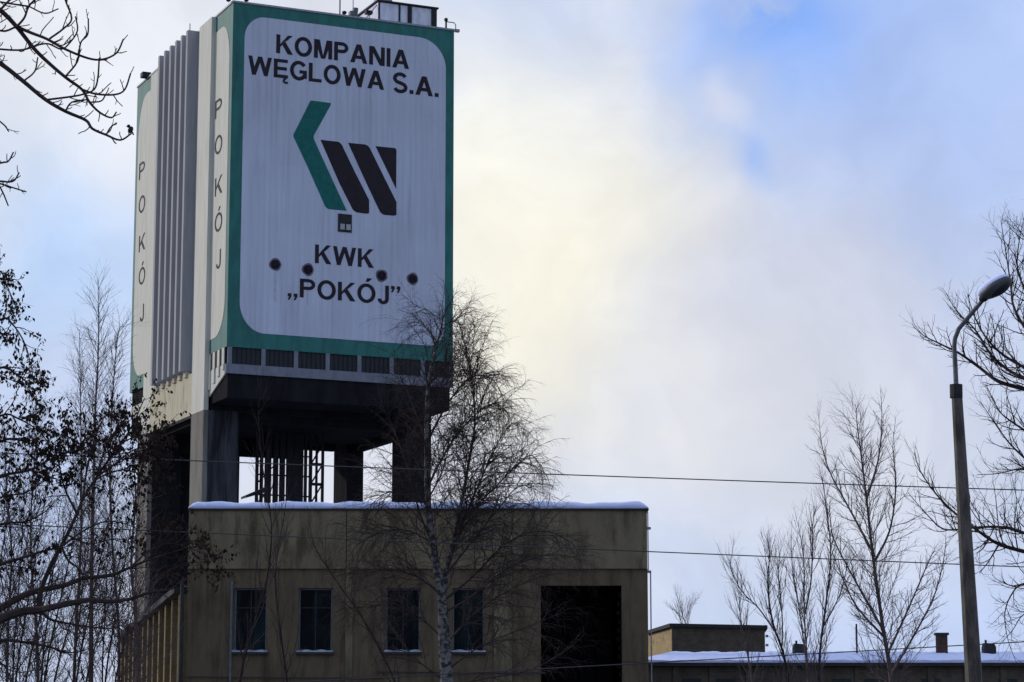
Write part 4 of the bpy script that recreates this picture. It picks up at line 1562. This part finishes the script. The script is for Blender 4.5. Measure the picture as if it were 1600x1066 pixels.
for i, (pp, r0, r1, dn, lf, dy) in enumerate(nl):
    Y0 = NY if pp[0][0] < -100 else NY + .1
    P, Rr = limb_px(pp, Y0, NY + dy * 2, r0, r1, 300 + i, .05, 4)
    if lf == 'end':
        h_ = len(P) * 2 // 3
        T.path(P[:h_ + 1], Rr[:h_ + 1], False, 0, dn, .1, 6, False)
        T.path(P[h_:], Rr[h_:], False, 0, 1.5, .0, 6, True)
    else:
        T.path(P, Rr, False, 0, dn, .2, 6, bool(lf))
T.finish('leafy_tree', (tk, NY, 0), 'near dark tree keeping withered leaves, limbs entering low from the left edge')

# --- bare branches at the upper left
UY = 25.0
ub_lv = [dict(n=8.0, len=.24, ang=.8, up=.16, wob=.20, seg=4, rad=.0075, tip=.75), dict(n=8.0, len=.08, ang=.7, up=.1, wob=.1, seg=2, rad=.0055, tip=.8)]
T = Tree(401, ub_lv)
tk = at(-330, 600, UY)[0]
P, Rr = smooth_path([(tk, UY, 0), (tk + .1, UY, 3), (tk, UY, 6), (tk + .1, UY, 7.6), (tk, UY, 9.0)], [.26, .2, .16, .08, .01])
T.path(P, Rr, True, 0, .8, .35, scale=3.5)
TU = lambda y: (-330, y)
ul_ = [
    ([TU(-20), (-120, -60), (-40, -10), (0, 16), (26, 42), (54, 77), (80, 102), (105, 123), (128, 140), (140, 160), (156, 176), (174, 184), (182, 175)], .034, .008),
    ([TU(120), (-120, 50), (-40, 75), (0, 99), (35, 126), (70, 155), (102, 174), (134, 188), (144, 201), (166, 211), (188, 219), (205, 209)], .034, .009),
    ([(26, 42), (50, 52), (73, 61), (102, 77), (137, 91), (160, 93), (182, 83), (193, 61)], .019, .009),
    ([(128, 140), (150, 147), (179, 148), (195, 140), (204, 115)], .013, .009),
    ([(73, 156), (105, 152), (128, 148), (147, 140), (153, 121), (155, 91)], .012, .009),
    ([(102, 120), (121, 96), (126, 67), (137, 54), (138, 29)], .011, .008),
    ([(26, 42), (38, 28), (45, 10), (60, -5), (80, -20)], .014, .010),
    ([(45, 10), (70, 21), (91, 14)], .009, .008),
    ([(-60, 70), (0, 77), (35, 78), (61, 70), (77, 69), (96, 77), (109, 67), (121, 48), (118, 26)], .012, .008),
    ([(77, 61), (99, 45), (112, 29), (102, 0), (100, -20)], .012, .009),
    ([(38, 126), (54, 112), (59, 90)], .010, .008),
    ([(102, 174), (112, 160), (134, 156)], .010, .008),
    ([(140, 160), (158, 158), (165, 148)], .009, .008),
    ([(-60, 300), (-10, 284), (19, 284), (30, 270)], .014, .008),
    ([(-10, 284), (19, 293), (41, 300)], .010, .007),
    ([(-10, 275), (4, 300), (13, 322)], .010, .007),
    ([(-60, 270), (0, 255), (13, 252), (21, 238)], .012, .008),
    ([(-60, 150), (0, 190), (14, 206)], .010, .007),
    ([(-40, 20), (0, 48), (26, 42)], .012, .012),
    ([(0, 16), (20, -5), (35, -20)], .014, .012),
    ([(-20, 0), (30, 8), (45, 10)], .010, .010),
    ([(166, 211), (172, 200), (182, 192)], .008, .007),
]
for i, (pp, r0, r1) in enumerate(ul_):
    P, Rr = limb_px(pp, UY, UY + (.3 if i < 2 else 0), r0, r1, 420 + i, .03, 4)
    T.path(P, Rr, False, 0, .8 if i < 2 else 1.0, .15 if i > 1 else .35, 6)
T.finish('bare_tree', (tk, UY, 0), 'bare tree reaching into the upper left corner with upturned twig ends')

# --- bare tree entering from the right edge behind the lamp
GY = 44.0
rt_lv = [
    dict(n=5.2, len=.95, ang=.7, up=.14, wob=.13, seg=6, rad=.014),
    dict(n=6.5, len=.40, ang=.65, up=.06, wob=.18, seg=4, rad=.0065),
    dict(n=4.5, len=.17, ang=.6, up=.0, wob=.16, seg=2, rad=.0048),
]
T = Tree(501, rt_lv)
tk = at(1700, 900, GY)[0]
P, Rr = smooth_path([(tk, GY, 0), (tk - .1, GY, 2.5), (tk, GY, 5), (tk + .1, GY, 8), (tk, GY, 9.6), (tk + .1, GY, 11)], [.3, .25, .2, .12, .06, .01])
T.path(P, Rr, True, 0, .8, .35, scale=1.5)
TR = lambda y: (1705, y)
rl = [
    ([TR(720), (1650, 625), (1600, 608), (1560, 596), (1530, 574), (1500, 553), (1470, 538), (1444, 525), (1427, 510)], .06, .005, .6),
    ([TR(700), (1640, 615), (1600, 591), (1575, 578), (1549, 555), (1530, 525), (1519, 510), (1496, 488), (1478, 458)], .05, .005, .2),
    ([TR(660), (1630, 590), (1600, 574), (1568, 555), (1545, 533), (1530, 510), (1519, 485), (1512, 460)], .045, .005, -.5),
    ([TR(640), (1640, 560), (1600, 510), (1583, 476), (1579, 443), (1571, 390), (1564, 345)], .045, .005, .8),
    ([TR(560), (1640, 500), (1606, 460), (1590, 420), (1592, 380), (1600, 340)], .035, .005, -.3),
    ([TR(560), (1640, 470), (1615, 400), (1600, 370), (1585, 350)], .035, .005, -.3),
    ([TR(930), (1650, 875), (1600, 862), (1560, 850), (1530, 831), (1491, 801), (1461, 770), (1438, 736), (1428, 706)], .055, .005, .6),
    ([TR(900), (1640, 845), (1600, 833), (1568, 824), (1530, 824), (1491, 828), (1469, 824), (1442, 797), (1419, 770)], .04, .005, -.6),
    ([TR(780), (1640, 742), (1600, 732), (1560, 740), (1526, 742)], .025, .005, .2),
    ([(1560, 852), (1545, 877), (1530, 896)], .018, .006, 0),
    ([(1545, 842), (1535, 858), (1525, 865)], .016, .006, 0),
    ([TR(800), (1650, 760), (1600, 715), (1575, 690), (1550, 655), (1532, 628)], .035, .005, .5),
    ([TR(760), (1640, 700), (1600, 672), (1575, 655), (1560, 640), (1540, 600)], .035, .005, -.6),
    ([TR(980), (1640, 925), (1600, 912), (1580, 930), (1570, 960), (1575, 1000), (1590, 1040)], .025, .004, .3),
    ([TR(990), (1640, 950), (1600, 960), (1582, 985), (1560, 1010)], .02, .004, -.3),
    ([(1590, 858), (1585, 820), (1588, 780), (1582, 750)], .014, .005, .3),
    ([(1568, 853), (1560, 820), (1556, 780), (1552, 755)], .014, .005, .3),
    ([(1491, 828), (1480, 815), (1472, 795)], .012, .005, .3),
]
for i, (pp, r0, r1, dy) in enumerate(rl):
    P, Rr = limb_px(pp, GY, GY + dy * 2, r0, r1, 520 + i, .08, 4)
    T.path(P, Rr, False, 0, 1.15, .25 if len(pp) > 4 else .1, 6)
T.finish('bare_tree', (tk, GY, 0), 'large bare tree reaching in from the right edge behind the street lamp')

# --- bird at the tip of the upper left branch
bp_ = at(204, 203, UY + .3)
m = MB()
q = np.array([0, 0, 0.0])
ax = norm(np.array([.45, -.1, .9]))
s_ = norm(np.cross(ax, [0, 1, 0]))
M3 = np.stack([s_, np.cross(ax, s_), ax], 1)
m.ball((0, 0, 0), (.028, .026, .040), 12, 8, M3)
m.ball((-.022, 0, .040), (.020, .019, .019), 10, 8)
m.tube([(-.038, 0, .040), (-.052, 0, .037)], [.006, .001], 5)
m.tube([(.012, 0, -.022), (.034, .0, -.055)], [.012, .008], 5)
m.tube([(.004, 0, -.03), (.002, 0, -.048)], .0025, 4)
bird = m.build('bird', M['feather'], smooth=True)
bird.location = tuple(bp_)
tag(bird, 'small dark bird perched on the outermost bare twig beside the tower edge', 'bird')
